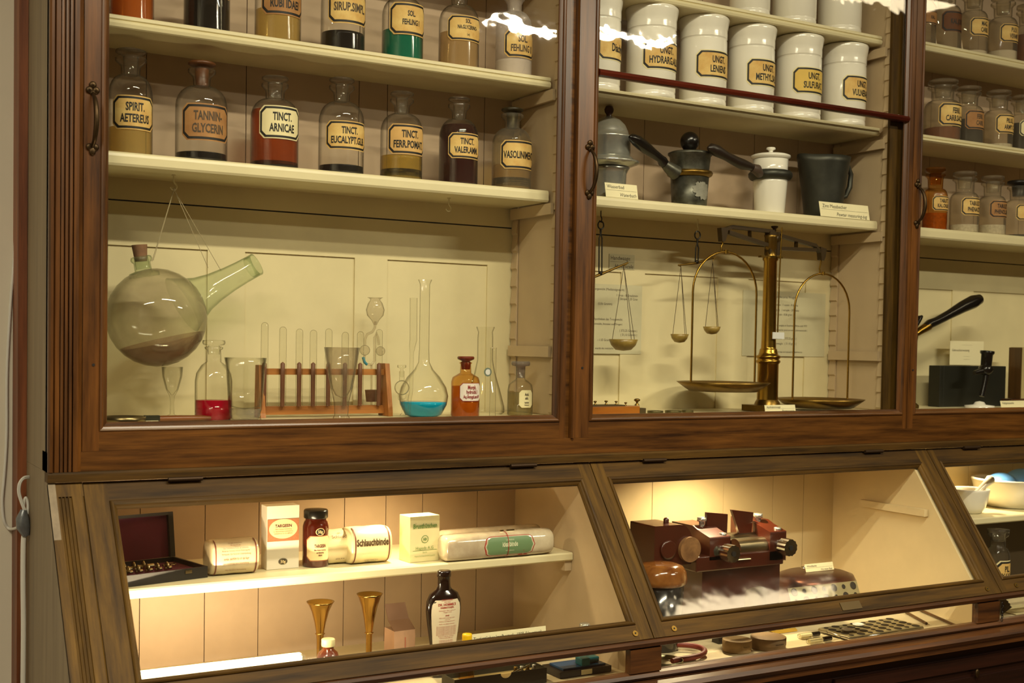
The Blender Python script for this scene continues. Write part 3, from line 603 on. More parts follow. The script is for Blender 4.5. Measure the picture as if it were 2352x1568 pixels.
# test tube rack
Yr = .145; xl = P(602, 930, 'Y', Yr).x; xr = P(878, 930, 'Y', Yr).x; k = sc((xl, Yr, 0))
t = thing('test_tube_rack', 'reddish wooden rack with tubes upside down on pegs', 'rack', (xl, Yr, F0))
RK = wood('rack_wood', '#c8843c', '#96581e', 'x', .5); RKV = wood('rack_wood_v', '#c8843c', '#96581e', 'z', .5)
zt = lambda y: (950-y)*k
W = xr-xl
MB().box(0, W, -.008, .014, zt(944), zt(925)).build('lower_rail', RK, t); MB().box(0, W, -.006, .012, zt(852), zt(838)).build('upper_rail', RK, t)
b = MB(); b.prism([(-.032, 0), (-.032, zt(940)), (-.012, zt(824)), (.016, zt(824)), (.020, 0)], W, W+.010, axis='x'); b.build('end_board', RKV, t)
b = MB(); b.prism([(-.025, 0), (-.022, zt(940)), (-.008, zt(830)), (.014, zt(830)), (.018, 0)], -.010, 0, axis='x'); b.build('end_board', RKV, t)
tubes = []
for i, (px, yt) in enumerate(((607, 732), (649, 741), (687, 745), (719, 747), (754, 743), (792, 750), (827, 748), (870, 742))):
    x = P(px, 850, 'Y', Yr-.012).x
    b = MB(); b.lathe([(5*k, zt(925)), (5.5*k, zt(850)), (5.2*k, zt(826)), (1e-5, zt(822))], 14, T=Matrix.Translation((x-xl, -.0125, 0)))
    b.build('peg', mat('dark_peg', '#7a4c30', .5, noise=.3), t)
    tt = thing('test_tube', 'clear test tube upside down on a peg, number %s from the left in the rack' % ['one', 'two', 'three', 'four', 'five', 'six', 'seven', 'eight'][i], 'test tube', (x, Yr-.0125, F0+zt(924)), group='test tubes on the rack')
    h = (924-yt)*k; r = 8.3*k
    MB().lathe([(r*1.12, 0), (r, .002), (r, h-r)]+[(r*math.cos(a), h-r+r*math.sin(a)) for a in [math.pi/2*j/6 for j in range(1, 6)]]+[(1e-5, h)], 20, cap=False).build('glass_body', GLC, tt)
vessel('conical_measure', 'tall conical measuring glass with spout before the rack', 'glass', 784, .045, [(0, 955), (20, 955), (19, 950), (16, 945), (17, 918), (20, 905), (26, 880), (33, 840), (41, 790), (39, 790), (30, 845), (22, 885), (14, 900), (0, 906)], GLD, 788)
# thistle funnel
Yt = .175
o0 = P(862, 712, 'Y', Yt); k = sc(o0)
t = thing('thistle_funnel', 'bulbed glass funnel with bent tube behind the rack', 'funnel', (o0.x, Yt, F0))
def q(px, py, y=0): v = P(px, py, 'Y', Yt+y); return v-Vector((o0.x, Yt, F0))
b = MB(); b.along(q(862, 738), q(862, 683), [(3.5*k, -.15), (9*k, .05), (19*k, .25), (21.5*k, .48), (17*k, .75), (11*k, .9), (13*k, .95), (18.5*k, 1)], seg=28, cap=False); b.build('bulb', GLD, t)
b = MB(); pts = [q(862, 738), q(861, 752), q(855, 762), q(843, 768), q(838, 780), q(838, 792)]; b.tube(pts, 3.2*k); b.sphere(q(838, 804), 12*k)
pts = [q(838, 815), q(836, 828), q(842, 836), q(853, 838), q(860, 828), q(860, 775), q(865, 765), q(868, 775), q(870, 792)]; b.tube(pts, 3*k); b.sphere(q(874, 806), 11*k)
b.tube([q(853, 838), q(853, 915), q(853, 948)], 2.6*k); b.build('bent_tube', GLD, t)
MB().tube([q(834, 820, -.001), q(837, 831, -.001), q(843, 837, -.001)], 3.4*k).build('blue_stain', mat('blue_stain', '#3f8fa0', .6), t)
MB().along(q(853, 922), q(853, 895), [(12*k, 0), (15*k, 1)]).build('cork', CORK, t)
# volumetric flask
t, k = vessel('volumetric_flask', 'long necked pear shaped flask with bright blue liquid', 'flask', 972, .085, [(30, 953), (42, 948), (54, 925), (57, 905), (52, 885), (38, 862), (22, 845), (13, 828), (11.5, 800), (11.5, 650), (15, 642), (16, 639)], GLC, 638, seg=48)
MB().lathe([(30*k, .001), (41*k, 5*k), (52.5*k, 28*k), (54*k, 34*k), (1e-5, 34*k)], 40).build('blue_liquid', lq('blue', '#00b4e0', .2, '#20d0f0'), t)
# dropping bulb with stopper; pipette
Yd = .05; d0 = P(923, 950, 'Y', Yd); k = sc(d0)
t = thing('dropping_bulb', 'small stoppered glass bulb with bent stem in front of the blue flask', 'glassware', (d0.x, Yd, F0))
def q(px, py): return P(px, py, 'Y', Yd)-Vector((d0.x, Yd, F0))
MB().sphere(q(923, 890), 17*k).along(q(923, 875), q(923, 852), [(6*k, 0), (6*k, 1)], cap=False).build('glass_bulb', GLC, t)
MB().along(q(923, 866), q(923, 838), [(3.5*k, 0), (4*k, .5), (3*k, .7), (10*k, .8), (10*k, 1)]).build('stopper', GLC, t)
MB().tube([q(917, 905), q(918, 915), q(925, 920), q(934, 916), q(936, 905)], 4*k).along(q(926, 953), q(926, 918), [(8*k, 0), (3*k, .15), (3*k, 1)]).build('stem', GLC, t)
Yp = .03
p0 = P(950, 940, 'Y', Yp); k = sc(p0)
t = thing('pipette', 'glass pipette standing upright left of the long flask neck', 'pipette', (p0.x, Yp, F0))
def q(px, py): return P(px, py, 'Y', Yp)-Vector((p0.x, Yp, F0))
MB().tube([q(950, 684), q(949.5, 782), q(947, 795), q(946, 810), q(944, 900), q(941, 918), q(940, 952)], [8.5*k, 8.3*k, 7*k, 4.5*k, 4.3*k, 4*k, 3*k], seg=16).build('glass_tube', GLC, t)
# amber bottle
t, k = vessel('amber_bottle', 'amber stoppered bottle with white label Morph. hydrochl.', 'bottle', 1068, .07, [(31, 952), (33, 949), (33, 872), (30, 862), (20, 856), (13, 852), (12, 832), (15, 829), (12, 827)], GLA, 814)
MB().lathe([(10*k, 108*k), (12*k, 124*k), (9*k, 127*k), (19*k, 131*k), (20*k, 135*k), (18*k, 138*k), (1e-5, 138*k)], 24).build('stopper', mat('amber_solid', '#6a2408', .1), t)
MB().lathe([(31*k, .001), (31.5*k, .003), (31.5*k, 70*k), (1e-5, 70*k)], 30).build('liquid', lq('amber', '#b87410', .4, '#f0a830'), t)
RED = mat('red_ink', '#8c2020', .6)
label(t, 33*k, 57*k, 58*k, 42*k, [('Morph.', .22, .27), ('hydrochl.1', .20, .02), ('Aq.Amygd.am.49', .18, -.24)], mat('rose_white_paper', '#e8dcd0', .6), RED, border=False, edge=RED)
t, k = vessel('conical_flask', 'conical flask with round badge behind the amber bottle', 'flask', 1112, .14, [(40, 950), (47, 945), (46, 932), (36, 895), (24, 855), (18, 825), (18, 775), (17, 762), (21, 752), (21, 750)], GLC, 750, seg=44)
b = MB()
for r_, dy, mi in ((10, -.0002, 1), (6.5, -.0010, 0)):
    cx, cz = -7*k, (950-853)*k; yy = -27*k+dy
    b.add([(cx+r_*k*math.cos(a), yy, cz+r_*k*math.sin(a)) for a in [2*math.pi*j/24 for j in range(24)]], [tuple(range(24))], mi)
b.build('badge', [WHITE, mat('badge_ring', '#6c7a6a', .5)], t)
t, k = vessel('sample_tube', 'tall narrow glass cylinder in front of the conical flask', 'glass tube', 1131, .05, [(0, 951), (7.5, 951), (7.5, 948), (7, 946), (7, 795), (8, 793)], GLC, 793)
t, k = vessel('reagent_bottle', 'small wide bottle of grey liquid with handwritten label by the partition', 'bottle', 1194, .09, [(28, 952), (29.5, 949), (29.5, 895), (27, 882), (18, 874), (11, 870), (11, 843)], GLC, 828)
MB().lathe([(28*k, .001), (28.3*k, .003), (28.3*k, 52*k), (1e-5, 52*k)], 30).build('liquid', lq('grey', '#78704e', .55), t)
MB().lathe([(9*k, 85*k), (11*k, 108*k), (11.5*k, 112*k), (21*k, 113*k), (22*k, 118*k), (21*k, 123*k), (1e-5, 123*k)], 28).build('stopper', glassmat('violet_stopper', (.6, .55, .6), (.3, .27, .3), haze=.2), t)
label(t, 29.5*k, 38*k, 36*k, 40*k, [('Acid.', .16, .27), ('salic.', .14, .05), ('Apotheke', .09, -.2), ('Swakopmund', .07, -.34)], PAPERL, INKF, border=False)
# pan with wooden handle lying at left
x0, k = base(286, .06)
t = thing('small_pan', 'shallow metal dish with flat wooden handle lying at the left foot of the bay', 'pan', (x0, .06, F0))
MB().lathe([(.034, .0), (.037, .002), (.038, .011), (.0365, .011), (.035, .003), (1e-5, .002)], 40).build('dish', mat('dish_metal', '#8a7a54', .3, .9), t)
MB().box(.036, .062, -.008, .008, .003, .012).build('ferrule', mat('ferrule', '#3a3a2c', .4, .6), t)
MB().tube([(.062, 0, .0062), (.10, 0, .0062), (.14, 0, .0062), (.158, 0, .0062)], [.009, .0095, .0085, .005], flat=.6, seg=12).build('handle', wood('handle_wood', '#8a5228', '#5a3010', 'x'), t)
# ------------------------------------------------------------------ middle bay, vessels on shelf
def onshelf(px, Y=.13, z=M3): c = P(px, 460, 'Y', Y); return c.x, sc((c.x, Y, z))
def pot(name, lab, cat, px, yb, Y=.13):
    x, k = onshelf(px, Y); c = P(px, yb, 'Y', Y)
    return thing(name, lab, cat, (x, Y, M3+.0004)), k, Vector((x, Y, c.z))
t, k, o = pot('water_bath', 'shiny pewter water bath with domed lid and brown knob', 'pot', 1395, 452)
z = lambda y: (452-y)*k
MB().lathe([(40*k, 0), (41*k, z(440)), (43*k, z(392)), (46*k, z(384)), (50*k, z(378)), (1e-5, z(377))], 48).build('lower_pot', PEW, t)
MB().lathe([(50*k, z(376)), (71*k, z(368)), (72*k, z(364)), (60*k, z(361)), (58*k, z(357)), (54*k, z(353)), (1e-5, z(352))], 56).build('flange', PEW, t)
MB().lathe([(50*k, z(352)), (51*k, z(345)), (51*k, z(314)), (54*k, z(310)), (54*k, z(306)), (47*k, z(304)), (45*k, z(295)), (38*k, z(280)), (26*k, z(268)), (10*k, z(260)), (1e-5, z(259))], 56).build('domed_lid', PEW, t)
MB().lathe([(7*k, z(260)), (6*k, z(256)), (10*k, z(250)), (11*k, z(244)), (8*k, z(237)), (1e-5, z(235))], 24).build('knob', mat('brown_knob', '#4a3226', .3), t)
def handle(t, pts, rr, m, name='handle', lab=None): MB().tube(pts, rr, seg=16).build(name, m, t, label=lab)
t, k, o = pot('infusion_pot', 'tarnished pewter infusion pot with black ball knob and slanting black handle', 'pot', 1583, 466)
z = lambda y: (466-y)*k
MB().lathe([(38*k, 0), (40*k, z(463)), (44*k, z(398)), (1e-5, z(397))], 48).build('lower_pot', PEWX, t, label='pewter pot with pale flaking patch')
MB().lathe([(44*k, z(397)), (51*k, z(393)), (53*k, z(388)), (51*k, z(384)), (45*k, z(382)), (1e-5, z(381))], 48).build('brass_ring', BRSD, t)
MB().lathe([(44*k, z(382)), (47*k, z(350)), (51*k, z(346)), (51*k, z(342)), (44*k, z(339)), (1e-5, z(336))], 48).build('upper_pot', PEWX, t)
b = MB(); b.sphere((-2*k, 0, z(315)), 22*k, sz=1.05); b.lathe([(5*k, z(342)), (5*k, z(332))], 14, T=Matrix.Translation((-2*k, 0, 0))); b.build('ball_knob', BLK, t, label='black ball knob')
hp = lambda px, py, y=0: P(px, py, 'Y', .13+y)-Vector((o.x, .13, o.z))
handle(t, [hp(1552, 385, -.02), hp(1535, 372, -.025), hp(1527, 365, -.025)], [17*k, 13*k, 10*k], PEWX, 'socket')
handle(t, [hp(1530, 367, -.025), hp(1522, 359, -.025), hp(1517, 352, -.03), hp(1500, 340, -.036), hp(1480, 325, -.05), hp(1463, 311, -.06), hp(1452, 304, -.068), hp(1446, 302, -.07)], [9*k, 12*k, 9*k, 11*k, 14*k, 13*k, 9*k, 3*k], BLK, lab='black turned handle')
flk = MB(); rng = random.Random(3); pts = []
for i in range(36):
    a = 2*math.pi*i/36; rr = 22*k*(.75+.4*rng.random()); u = 4*k+rr*math.cos(a)*1.1; v = z(428)+rr*math.sin(a); pts.append((u, v))
RR = 43.2*k
flk.add([(RR*math.sin(u/RR), -RR*math.cos(u/RR), v) for u, v in [(4*k, z(428))]+[(4*k+(u-4*k)*.5, z(428)+(v-z(428))*.5) for u, v in pts]+pts], [(0, 1+i, 1+(i+1) % 36) for i in range(36)]+[(1+i, 37+i, 37+(i+1) % 36, 1+(i+1) % 36) for i in range(36)], 0, True)
flk.build('flaking_patch', mat('flaking_patch', '#9a988a', .6, .3, noise=.3, nscale=60), t, label='pale flaking patch')
t, k, o = pot('porcelain_infusion_pot', 'white porcelain pot with lid, dark metal ring and wooden handle', 'pot', 1768, 486)
z = lambda y: (486-y)*k
MB().lathe([(33*k, 0), (34*k, z(484)), (39*k, z(412)), (39*k, z(406)), (1e-5, z(405))], 48).build('lower_cup', PORC, t)
MB().lathe([(40*k, z(407)), (46*k, z(405)), (50*k, z(399)), (50*k, z(392)), (46*k, z(387)), (40*k, z(385)), (1e-5, z(384))], 48).build('metal_ring', PEWD, t, label='dark metal ring')
MB().lathe([(39*k, z(385)), (40*k, z(360)), (1e-5, z(359))], 48).build('upper_cup', PORC, t)
MB().lathe([(40*k, z(359)), (45*k, z(355)), (45*k, z(351)), (38*k, z(348)), (12*k, z(345)), (5*k, z(343)), (5*k, z(339)), (11*k, z(336)), (10*k, z(332)), (1e-5, z(331))], 48).build('lid', PORC, t)
hp = lambda px, py, y=0: P(px, py, 'Y', .13+y)-Vector((o.x, .13, o.z))
handle(t, [hp(1745, 392, -.028), hp(1738, 381, -.04), hp(1728, 377, -.04)], [9*k, 12*k, 9*k], mat('brown_socket', '#4a3a30', .5), 'socket')
handle(t, [hp(1731, 378, -.04), hp(1722, 374, -.04), hp(1705, 369, -.045), hp(1690, 362, -.05), hp(1668, 350, -.056), hp(1645, 337, -.06), hp(1633, 331, -.063), hp(1626, 331, -.064)], [7*k, 9*k, 12*k, 11*k, 10*k, 13*k, 10*k, 3*k], mat('dark_handle', '#231811', .4), lab='dark turned handle')
t, k, o = pot('measuring_jug', 'dark pewter measuring jug with spout and curved handle', 'jug', 1890, 493)
z = lambda y: (493-y)*k
vs = []; NS = 40; prof = [(40, 0), (42, .02), (46, .3), (52, .6), (58, .9), (61, 1), (58, 1), (50, .6), (40, .05)]
for r_, h in prof:
    for i in range(NS):
        a = 2*math.pi*i/NS; sp = max(0, math.cos(a-math.pi))**14*14*max(0, h-.55)/.45
        vs.append(((r_+sp)*k*math.cos(a), (r_+sp*.3)*k*math.sin(a)*1, h*z(352)+(sp*.25*k)))
MB().add(vs, [(i*NS+j, i*NS+(j+1) % NS, (i+1)*NS+(j+1) % NS, (i+1)*NS+j) for i in range(len(prof)-1) for j in range(NS)]+[tuple(range(NS))[::-1]], 0, True).build('jug_body', PEWD, t)
MB().tube([(54*k, 0, z(360)), (74*k, 0, z(362)), (86*k, 0, z(382)), (83*k, 0, z(412)), (70*k, 0, z(434)), (48*k, 0, z(443))], [6*k, 6*k, 6*k, 6.5*k, 6*k, 5*k], seg=12).build('handle', PEWD, t)
def card(name, lab, px0, px1, py0, py1, Y, lines, z0=None, m=CARD, cat='card', ink=INK, tilt=-12, line=None, th=.0006, x0=None, group=None):
    a = P(px0, py1, 'Y', Y); c = P(px1, py1, 'Y', Y); zt_ = P((px0+px1)/2, py0, 'Y', Y).z; zb_ = P((px0+px1)/2, py1, 'Y', Y).z
    zz = zb_ if z0 is None else z0; t = thing(name, lab, cat, ((a.x+c.x)/2, Y, zz), group=group); t.rotation_euler = (math.radians(tilt), 0, 0)
    W, H = c.x-a.x, zt_-zb_; b = MB(); b.box(-W/2, W/2, 0, th, 0, H, 0)
    for tx, h, v, al, sh in lines: b.text(tx, {'l': -W*.44, 'c': 0, 'r': W*.44}[al], (v-.5*h)*H, h*H, 1, lambda u, v2: (u, -.0003, v2), wmax=W*.88, sx=.9, shear=sh, align=al)
    if line: b.box(-W*.47, W*.47, -.0003, -.0001, line*H, (line+.012)*H, 1)
    o = b.build('printed_card', [m, ink], t)
    if tilt: MB().prism([(.0008, 0), (.0008+H*.35, -H*.35*math.tan(math.radians(-tilt))*0), (.0012, H*.8)], W*.2, W*.2+.0006, axis='x').build('card_foot', m, t)
    return t
card('name_card', 'small white card reading Wasserbad, Waterbath before the pewter water bath', 1392, 1466, 418, 452, .066, [('Wasserbad', .25, .76, 'l', 0), ('Waterbath', .25, .22, 'r', .25)], M3+.0005, line=.5)
card('name_card', 'white card reading Zinn Messbecher, Pewter measuring-jug', 1885, 1998, 465, 500, .064, [('Zinn Messbecher', .25, .74, 'l', 0), ('Pewter measuring-jug', .25, .22, 'r', .25)], M3+.0005, line=.5)
# ------------------------------------------------------------------ middle bay, lower: scales
Yb_ = .095
t = thing('beam_balance', 'brass pharmacy balance with column, truss beam and two hanging pans', 'balance', (P(1762, 930, 'Y', Yb_).x, Yb_, F0))
O = Vector(t.location); k = sc(O)
def q(px, py, y=0): return P(px, py, 'Y', Yb_+y)-O
cx = lambda py: q(1762+(930-py)*.034, py).x
b = MB(); b.box(-48*k, 48*k, -.035, .035, 0, 14*k); b.lathe([(30*k, 14*k), (28*k, 20*k), (24*k, 26*k)], 40); b.build('base', PEWX if 0 else BRSD, t)
zz = lambda py: q(1765, py).z
MB().lathe([(24*k, 24*k), (24*k, zz(836)), (24.5*k, zz(835)), (27.5*k, zz(832)), (27.8*k, zz(828)), (25*k, zz(826)), (24.8*k, zz(824)), (28*k, zz(821)), (28*k, zz(817)), (23*k, zz(815)), (21*k, zz(809)), (20*k, zz(803)), (19.5*k, zz(802)), (17.5*k, zz(800)), (17.2*k, zz(797)), (16.5*k, zz(780)), (15*k, zz(600)), (18*k, zz(596)), (18*k, zz(590))], 40).build('column', BRS, t)
b = MB(); b.box(-32*k, 32*k, -.006, .006, zz(592), zz(588)); b.lathe([(14*k, zz(588)), (10*k, zz(575)), (14*k, zz(570)), (14*k, zz(545)), (16*k, zz(540)), (1e-5, zz(538))], 24); b.build('column_head', BRSD, t)
hub = q(1780, 548); bl = q(1659, 534); br = q(1887, 585)
b = MB()
for e, p_ in ((bl, (1672, 533, 1760, 535)), (br, (1870, 582, 1800, 538))):
    pass
def bar(p, r, w_): p = Vector(p); r = Vector(r); b.prism([(p.x, p.z-w_), (p.x, p.z+w_), (r.x, r.z+w_), (r.x, r.z-w_)], -.007, .007, axis='y')
for a_, c_ in (((1666, 526), (1680, 521)), ((1680, 521), (1775, 532)), ((1672, 533), (1775, 567)), ((1722, 528), (1722, 548)), ((1790, 541), (1872, 564)), ((1782, 570), (1872, 574)), ((1829, 554), (1828, 571)), ((1872, 565), (1882, 578))): bar(q(*a_), q(*c_), .0042)
b.sphere((hub.x, 0, hub.z), 13*k, seg=16)
b.prism([(bl.x-9*k, bl.z+10*k), (bl.x+12*k, bl.z+12*k), (bl.x+9*k, bl.z-6*k), (bl.x+3*k, bl.z-20*k), (bl.x-5*k, bl.z-20*k)], -.008, .008, axis='y'); b.prism([(br.x-10*k, br.z+18*k), (br.x+9*k, br.z+14*k), (br.x+6*k, br.z-6*k), (br.x+2*k, br.z-14*k), (br.x-6*k, br.z-12*k)], -.008, .008, axis='y'); hx_ = q(1774, 560).x; b.box(hx_-15*k, hx_+15*k, -.010, .010, zz(585), zz(532)); b.lathe([(4*k, zz(533)), (4*k, zz(524)), (8*k, zz(521)), (8*k, zz(518)), (1e-5, zz(517))], 20, T=Matrix.Translation((q(1779, 525).x, 0, 0)))
b.build('beam', mat('beam_brass', '#3a2a10', .4, .25), t, label='dark brass truss beam')
MB().tube([q(1796, 522, -.02), q(1790, 640, -.02), q(1786, 765, -.02)], .0018, seg=8).build('pointer', BRS, t)
b = MB(); pc = q(1787, 771, -.024); b.box(pc.x-17*k, pc.x+17*k, -.026, -.024, pc.z-7*k, pc.z+8*k, 0); b.build('scale_plate', [WHITE], t, label='small white plate')
for (hx, hy, lx, rx, ay, py_, plx, prx) in ((1658, 560, 1587, 1733, 578, 893, 1568, 1741), (1884, 600, 1820, 1946, 628, 932, 1808, 1962)):
    L0 = q(lx, py_-15); R0 = q(rx, py_-15); tp = q(hx, ay); mid = (L0.x+R0.x)/2; hw = (R0.x-L0.x)/2
    b = MB(); h0 = q(hx, hy); b.tube([(h0.x, 0, h0.z+.008), (h0.x+.003, 0, h0.z), (h0.x-.002, 0, tp.z+.012), (h0.x, 0, tp.z+.002)], .0022, seg=8); b.cyl((mid, 0, tp.z-.004), (mid, 0, tp.z+.005), .0045)
    pts = [Vector((L0.x, 0, L0.z))]+[Vector((mid-hw*math.cos(a), 0, tp.z-hw*1.0+hw*1.0*math.sin(a))) for a in [math.pi*j/18 for j in range(19)]]+[Vector((R0.x, 0, L0.z))]
    b.tube(pts, .0026, seg=10); b.build('stirrup', BRS, t, label='arched brass stirrup')
    pr_ = (q(prx, py_).x-q(plx, py_).x)/2*.97; zp = max(L0.z-.009, .0125)
    b = MB(); b.lathe([(1e-5, zp-.011), (pr_*.70, zp-.011), (pr_*.84, zp), (pr_*.97, zp+.010), (pr_, zp+.010), (pr_*.86, zp-.002), (pr_*.72, zp-.0125), (1e-5, zp-.0125)], 48, T=Matrix.Translation((mid, 0, 0)))
    b.build('pan', BRSD, t, label='shallow brass pan')
HORN = mat('horn_pan', '#a8904a', .35, noise=.35, nscale=30, col2='#80662c')
def handscale(lab, Y, hook_y, ring, forkend, bl, br, pans, zt_shelf, hz):
    r0 = P(*ring, 'Y', Y); t = thing('hand_scale', lab, 'hand scale', tuple(r0), group='hand scales hanging from the shelf'); k = sc(r0)
    def q(px, py): return P(px, py, 'Y', Y)-r0
    b = MB(); b.tube([(8*k*math.sin(a), 0, 9*k*math.cos(a)) for a in [2*math.pi*j/16 for j in range(16)]], 1.6*k, closed=True, seg=8); b.build('ring', BLK, t)
    f = q(*forkend); b = MB(); b.tube([(0, 0, -9*k), (0, 0, -18*k)], 2.6*k, seg=8)
    b.tube([(0, 0, -18*k), (-4*k, 0, -30*k), (f.x-4*k, 0, f.z)], 1.7*k, seg=6); b.tube([(0, 0, -18*k), (4*k, 0, -30*k), (f.x+4*k, 0, f.z)], 1.7*k, seg=6); b.sphere((f.x, 0, f.z), 5*k, seg=10); b.build('fork', mat('dark_iron', '#231d14', .45, .6), t)
    b = MB(); b.tube([q(*bl), Vector((f.x, 0, f.z))-Vector((0, 0, 2*k)), q(*br)], [2*k, 3.5*k, 2*k], seg=8); b.build('beam', BRSD, t)
    for (px, py, pw, ph, sx_, sy_) in pans:
        c = q(px, py); w_ = pw*k/2; h_ = ph*k
        b = MB(); T = Matrix.Translation(c); b.lathe([(1e-5, -h_), (w_*.55, -h_*.9), (w_*.85, -h_*.5), (w_, 0), (w_*.95, 0), (w_*.8, -h_*.45), (w_*.5, -h_*.8), (1e-5, -h_*.88)], 32, T=T); pb = b.build('pan', HORN, t, label='small horn pan')
        top = q(sx_, sy_)
        be = q(*(bl if sx_ < forkend[0] else br)); MB().tube([be, top], .0012, seg=6).build('chain', BRSD, t)
        for a in (math.pi, 0, -math.pi/2): MB().tube([top, Vector((c.x+w_*.92*math.cos(a), w_*.92*math.sin(a), c.z))], .0007, seg=5).build('cord', mat('cord', '#4c3c24', .9), t)
    b = MB(); return t
ta = handscale('large hand scale with wide horn pan hanging beside the left stile', .13, 0, (1380, 517), (1379, 628), (1315, 655), (1443, 603), [(1432, 779, 68, 27, 1433, 612), (1318, 826, 68, 27, 1318, 662)], 0, 0)
tb = handscale('small hand scale with two small horn pans hanging behind the balance stirrup', .13, 0, (1602, 540), (1600, 602), (1558, 609), (1643, 590), [(1561, 767, 42, 20, 1564, 612), (1635, 750, 41, 18, 1637, 600)], 0, 0)
for px, py, lab in ((1380, 500, 'dark wire hook under shelf holding the large hand scale'), (1602, 524, 'pale hook under shelf holding the small hand scale')):
    p = P(px, py, 'Y', .13); t = thing('cup_hook', lab, 'hook', (p.x, .13, M3-.0238)); k = sc(p)
    r_ = P(px, 509 if px < 1500 else 532, 'Y', .13)
    dz = r_.z-(M3-.0238)
    MB().tube([(0, 0, 0), (0, 0, dz*.5), (.003, 0, dz*.7), (.002, 0, dz-.002), (-.003, 0, dz-.001), (-.003, 0, dz+.003)], .0013, seg=8).build('wire', BLK if px < 1500 else MC['painted_hook'], t)
# printed sheets on the back board
def sheet(lab, px0, px1, py0, py1, lines, Y=.2305, x_l=None):
    card('printed_sheet', lab, px0, px1, py0, py1, Y, lines, m=SHEET, cat='sheet', tilt=0, ink=INKF, th=.0005)
sheet('German printed weight table on the back board behind the large hand scale', 1300, 1472, 652, 812,
      [('Apothekergewicht (Medizinalgewicht)', .035, .93, 'c', 0), ('1 Unze - 8 Drachmen', .035, .85, 'r', 0), ('1 Skrupel - 20 Gran', .035, .80, 'r', 0), ('(0,06 Gramm)', .035, .72, 'c', 0), ('in der Apotheken das Troygewicht', .035, .50, 'c', 0), ('(fuer Edelmetalle, Arzneien und Drogen)', .03, .43, 'c', 0), ('( 373,25 Gramm )', .035, .34, 'r', 0), ('( 31,10 Gramm )', .035, .28, 'r', 0), ('- 1.55 Gramm', .035, .20, 'c', 0), ('wurde das metrische', .03, .08, 'c', 0)])
sheet('English printed weight table on the back board behind the balance column', 1704, 1893, 670, 818,
      [('Apothecaries Weight', .04, .92, 'c', 0), ('12 ounces   1 ounce - 8 drams', .035, .80, 'c', 0), ('3 scruples   1 scruple - 20 grains', .035, .72, 'c', 0), ('1 grain - 0.06 gram )', .035, .65, 'c', 0), ('Pharmacies used Troy weights in Southwest Africa until 1973', .03, .48, 'c', 0), ('( The Troy weight was used for precious metals, pharmaceuticals )', .028, .41, 'c', 0), ('- 12 ounces   ( 373.25 gram )', .035, .28, 'c', 0), ('pennyweight   ( 31.10 gram )', .035, .20, 'c', 0), ('the metric system was introduced by pharmacists', .03, .07, 'c', 0)])
card('name_card', 'small card reading Handwaage on the back board', 1399, 1457, 584, 618, .2305, [('Handwaage', .28, .75, 'l', 0), ('Hand scale', .28, .2, 'r', .2)], m=SHEET, tilt=0, ink=INKF, line=.48)
card('name_card', 'small card reading Apothekenwaage at the foot of the balance', 1758, 1828, 927, 944, .03, [('Apothekenwaage', .28, .72, 'l', 0), ('Pharmacy scale', .28, .2, 'r', .2)], F0+.0003, line=.48)
# weight block and loose weights
xa, xb = P(1300, 940, 'Y', .045).x, P(1468, 940, 'Y', .045).x
t = thing('weight_block', 'orange brown wooden block holding small brass weights', 'weight block', ((xa+xb)/2, .06, F0)); W = xb-xa
wf = wood('weight_wood', '#b06c20', '#8a4a10', 'x', .35)
MB().box(-W/2, W/2, -.018, .018, 0, .019).build('block', wf, t, bevel=.001); MB().box(W/2, W/2+.017, -.018, .018, 0, .014).build('block_end', mat('block_end', '#4a3a18', .5), t)
MB().box(-W/2, W/2-.04, -.0178, .0178, .0192, .022).build('open_tray', mat('block_end', '#4a3a18'), t)
for i, (px, s_) in enumerate(((1316, .7), (1342, .7), (1367, .7), (1392, .75), (1415, .65), (1437, .65), (1463, 1.3))):
    x = P(px, 930, 'Y', .06).x; zb = .0222 if i < 5 and px < 1420 else .0192
    w_ = thing('knob_weight', ['brass knob weight hidden behind the stile', 'brass knob weight next to the hidden one', 'brass knob weight at the left edge of the pane', 'brass knob weight second from the pane edge', 'brass knob weight third from the pane edge', 'small brass knob weight next to the big one', 'large brass knob weight at the right end of the block'][i], 'weight', (x, .06, F0+zb+.0002), group='brass weights in the wooden block')
    MB().lathe([(.0045*s_, 0), (.0045*s_, .001*s_), (.0022*s_, .003*s_), (.0018*s_, .006*s_), (.0055*s_, .0085*s_), (.0055*s_, .0105*s_), (.003*s_, .012*s_), (1e-5, .0122*s_)], 20).build('brass_body', BRSD, w_)
for i, (px, w_) in enumerate(((1505, 37), (1546, 38), (1579, 28))):
    c = P(px, 945, 'Y', .07); k = sc(c); r_ = w_*k/2
    MB().lathe([(r_*.95, 0), (r_, .001), (r_, .005), (r_*.97, .006), (r_*.8, .0062), (r_*.78, .0055), (1e-5, .0055)], 32).build('disc_weight', mat('weight_metal', '#6a6240', .4, .8), loc=(c.x, .07, F0+.0002), label=['flat round weight next to the wooden weight block', 'flat round weight in the middle of the row of three', 'smallest flat round weight at the right of the row'][i], cat='weight', group='flat round weights')
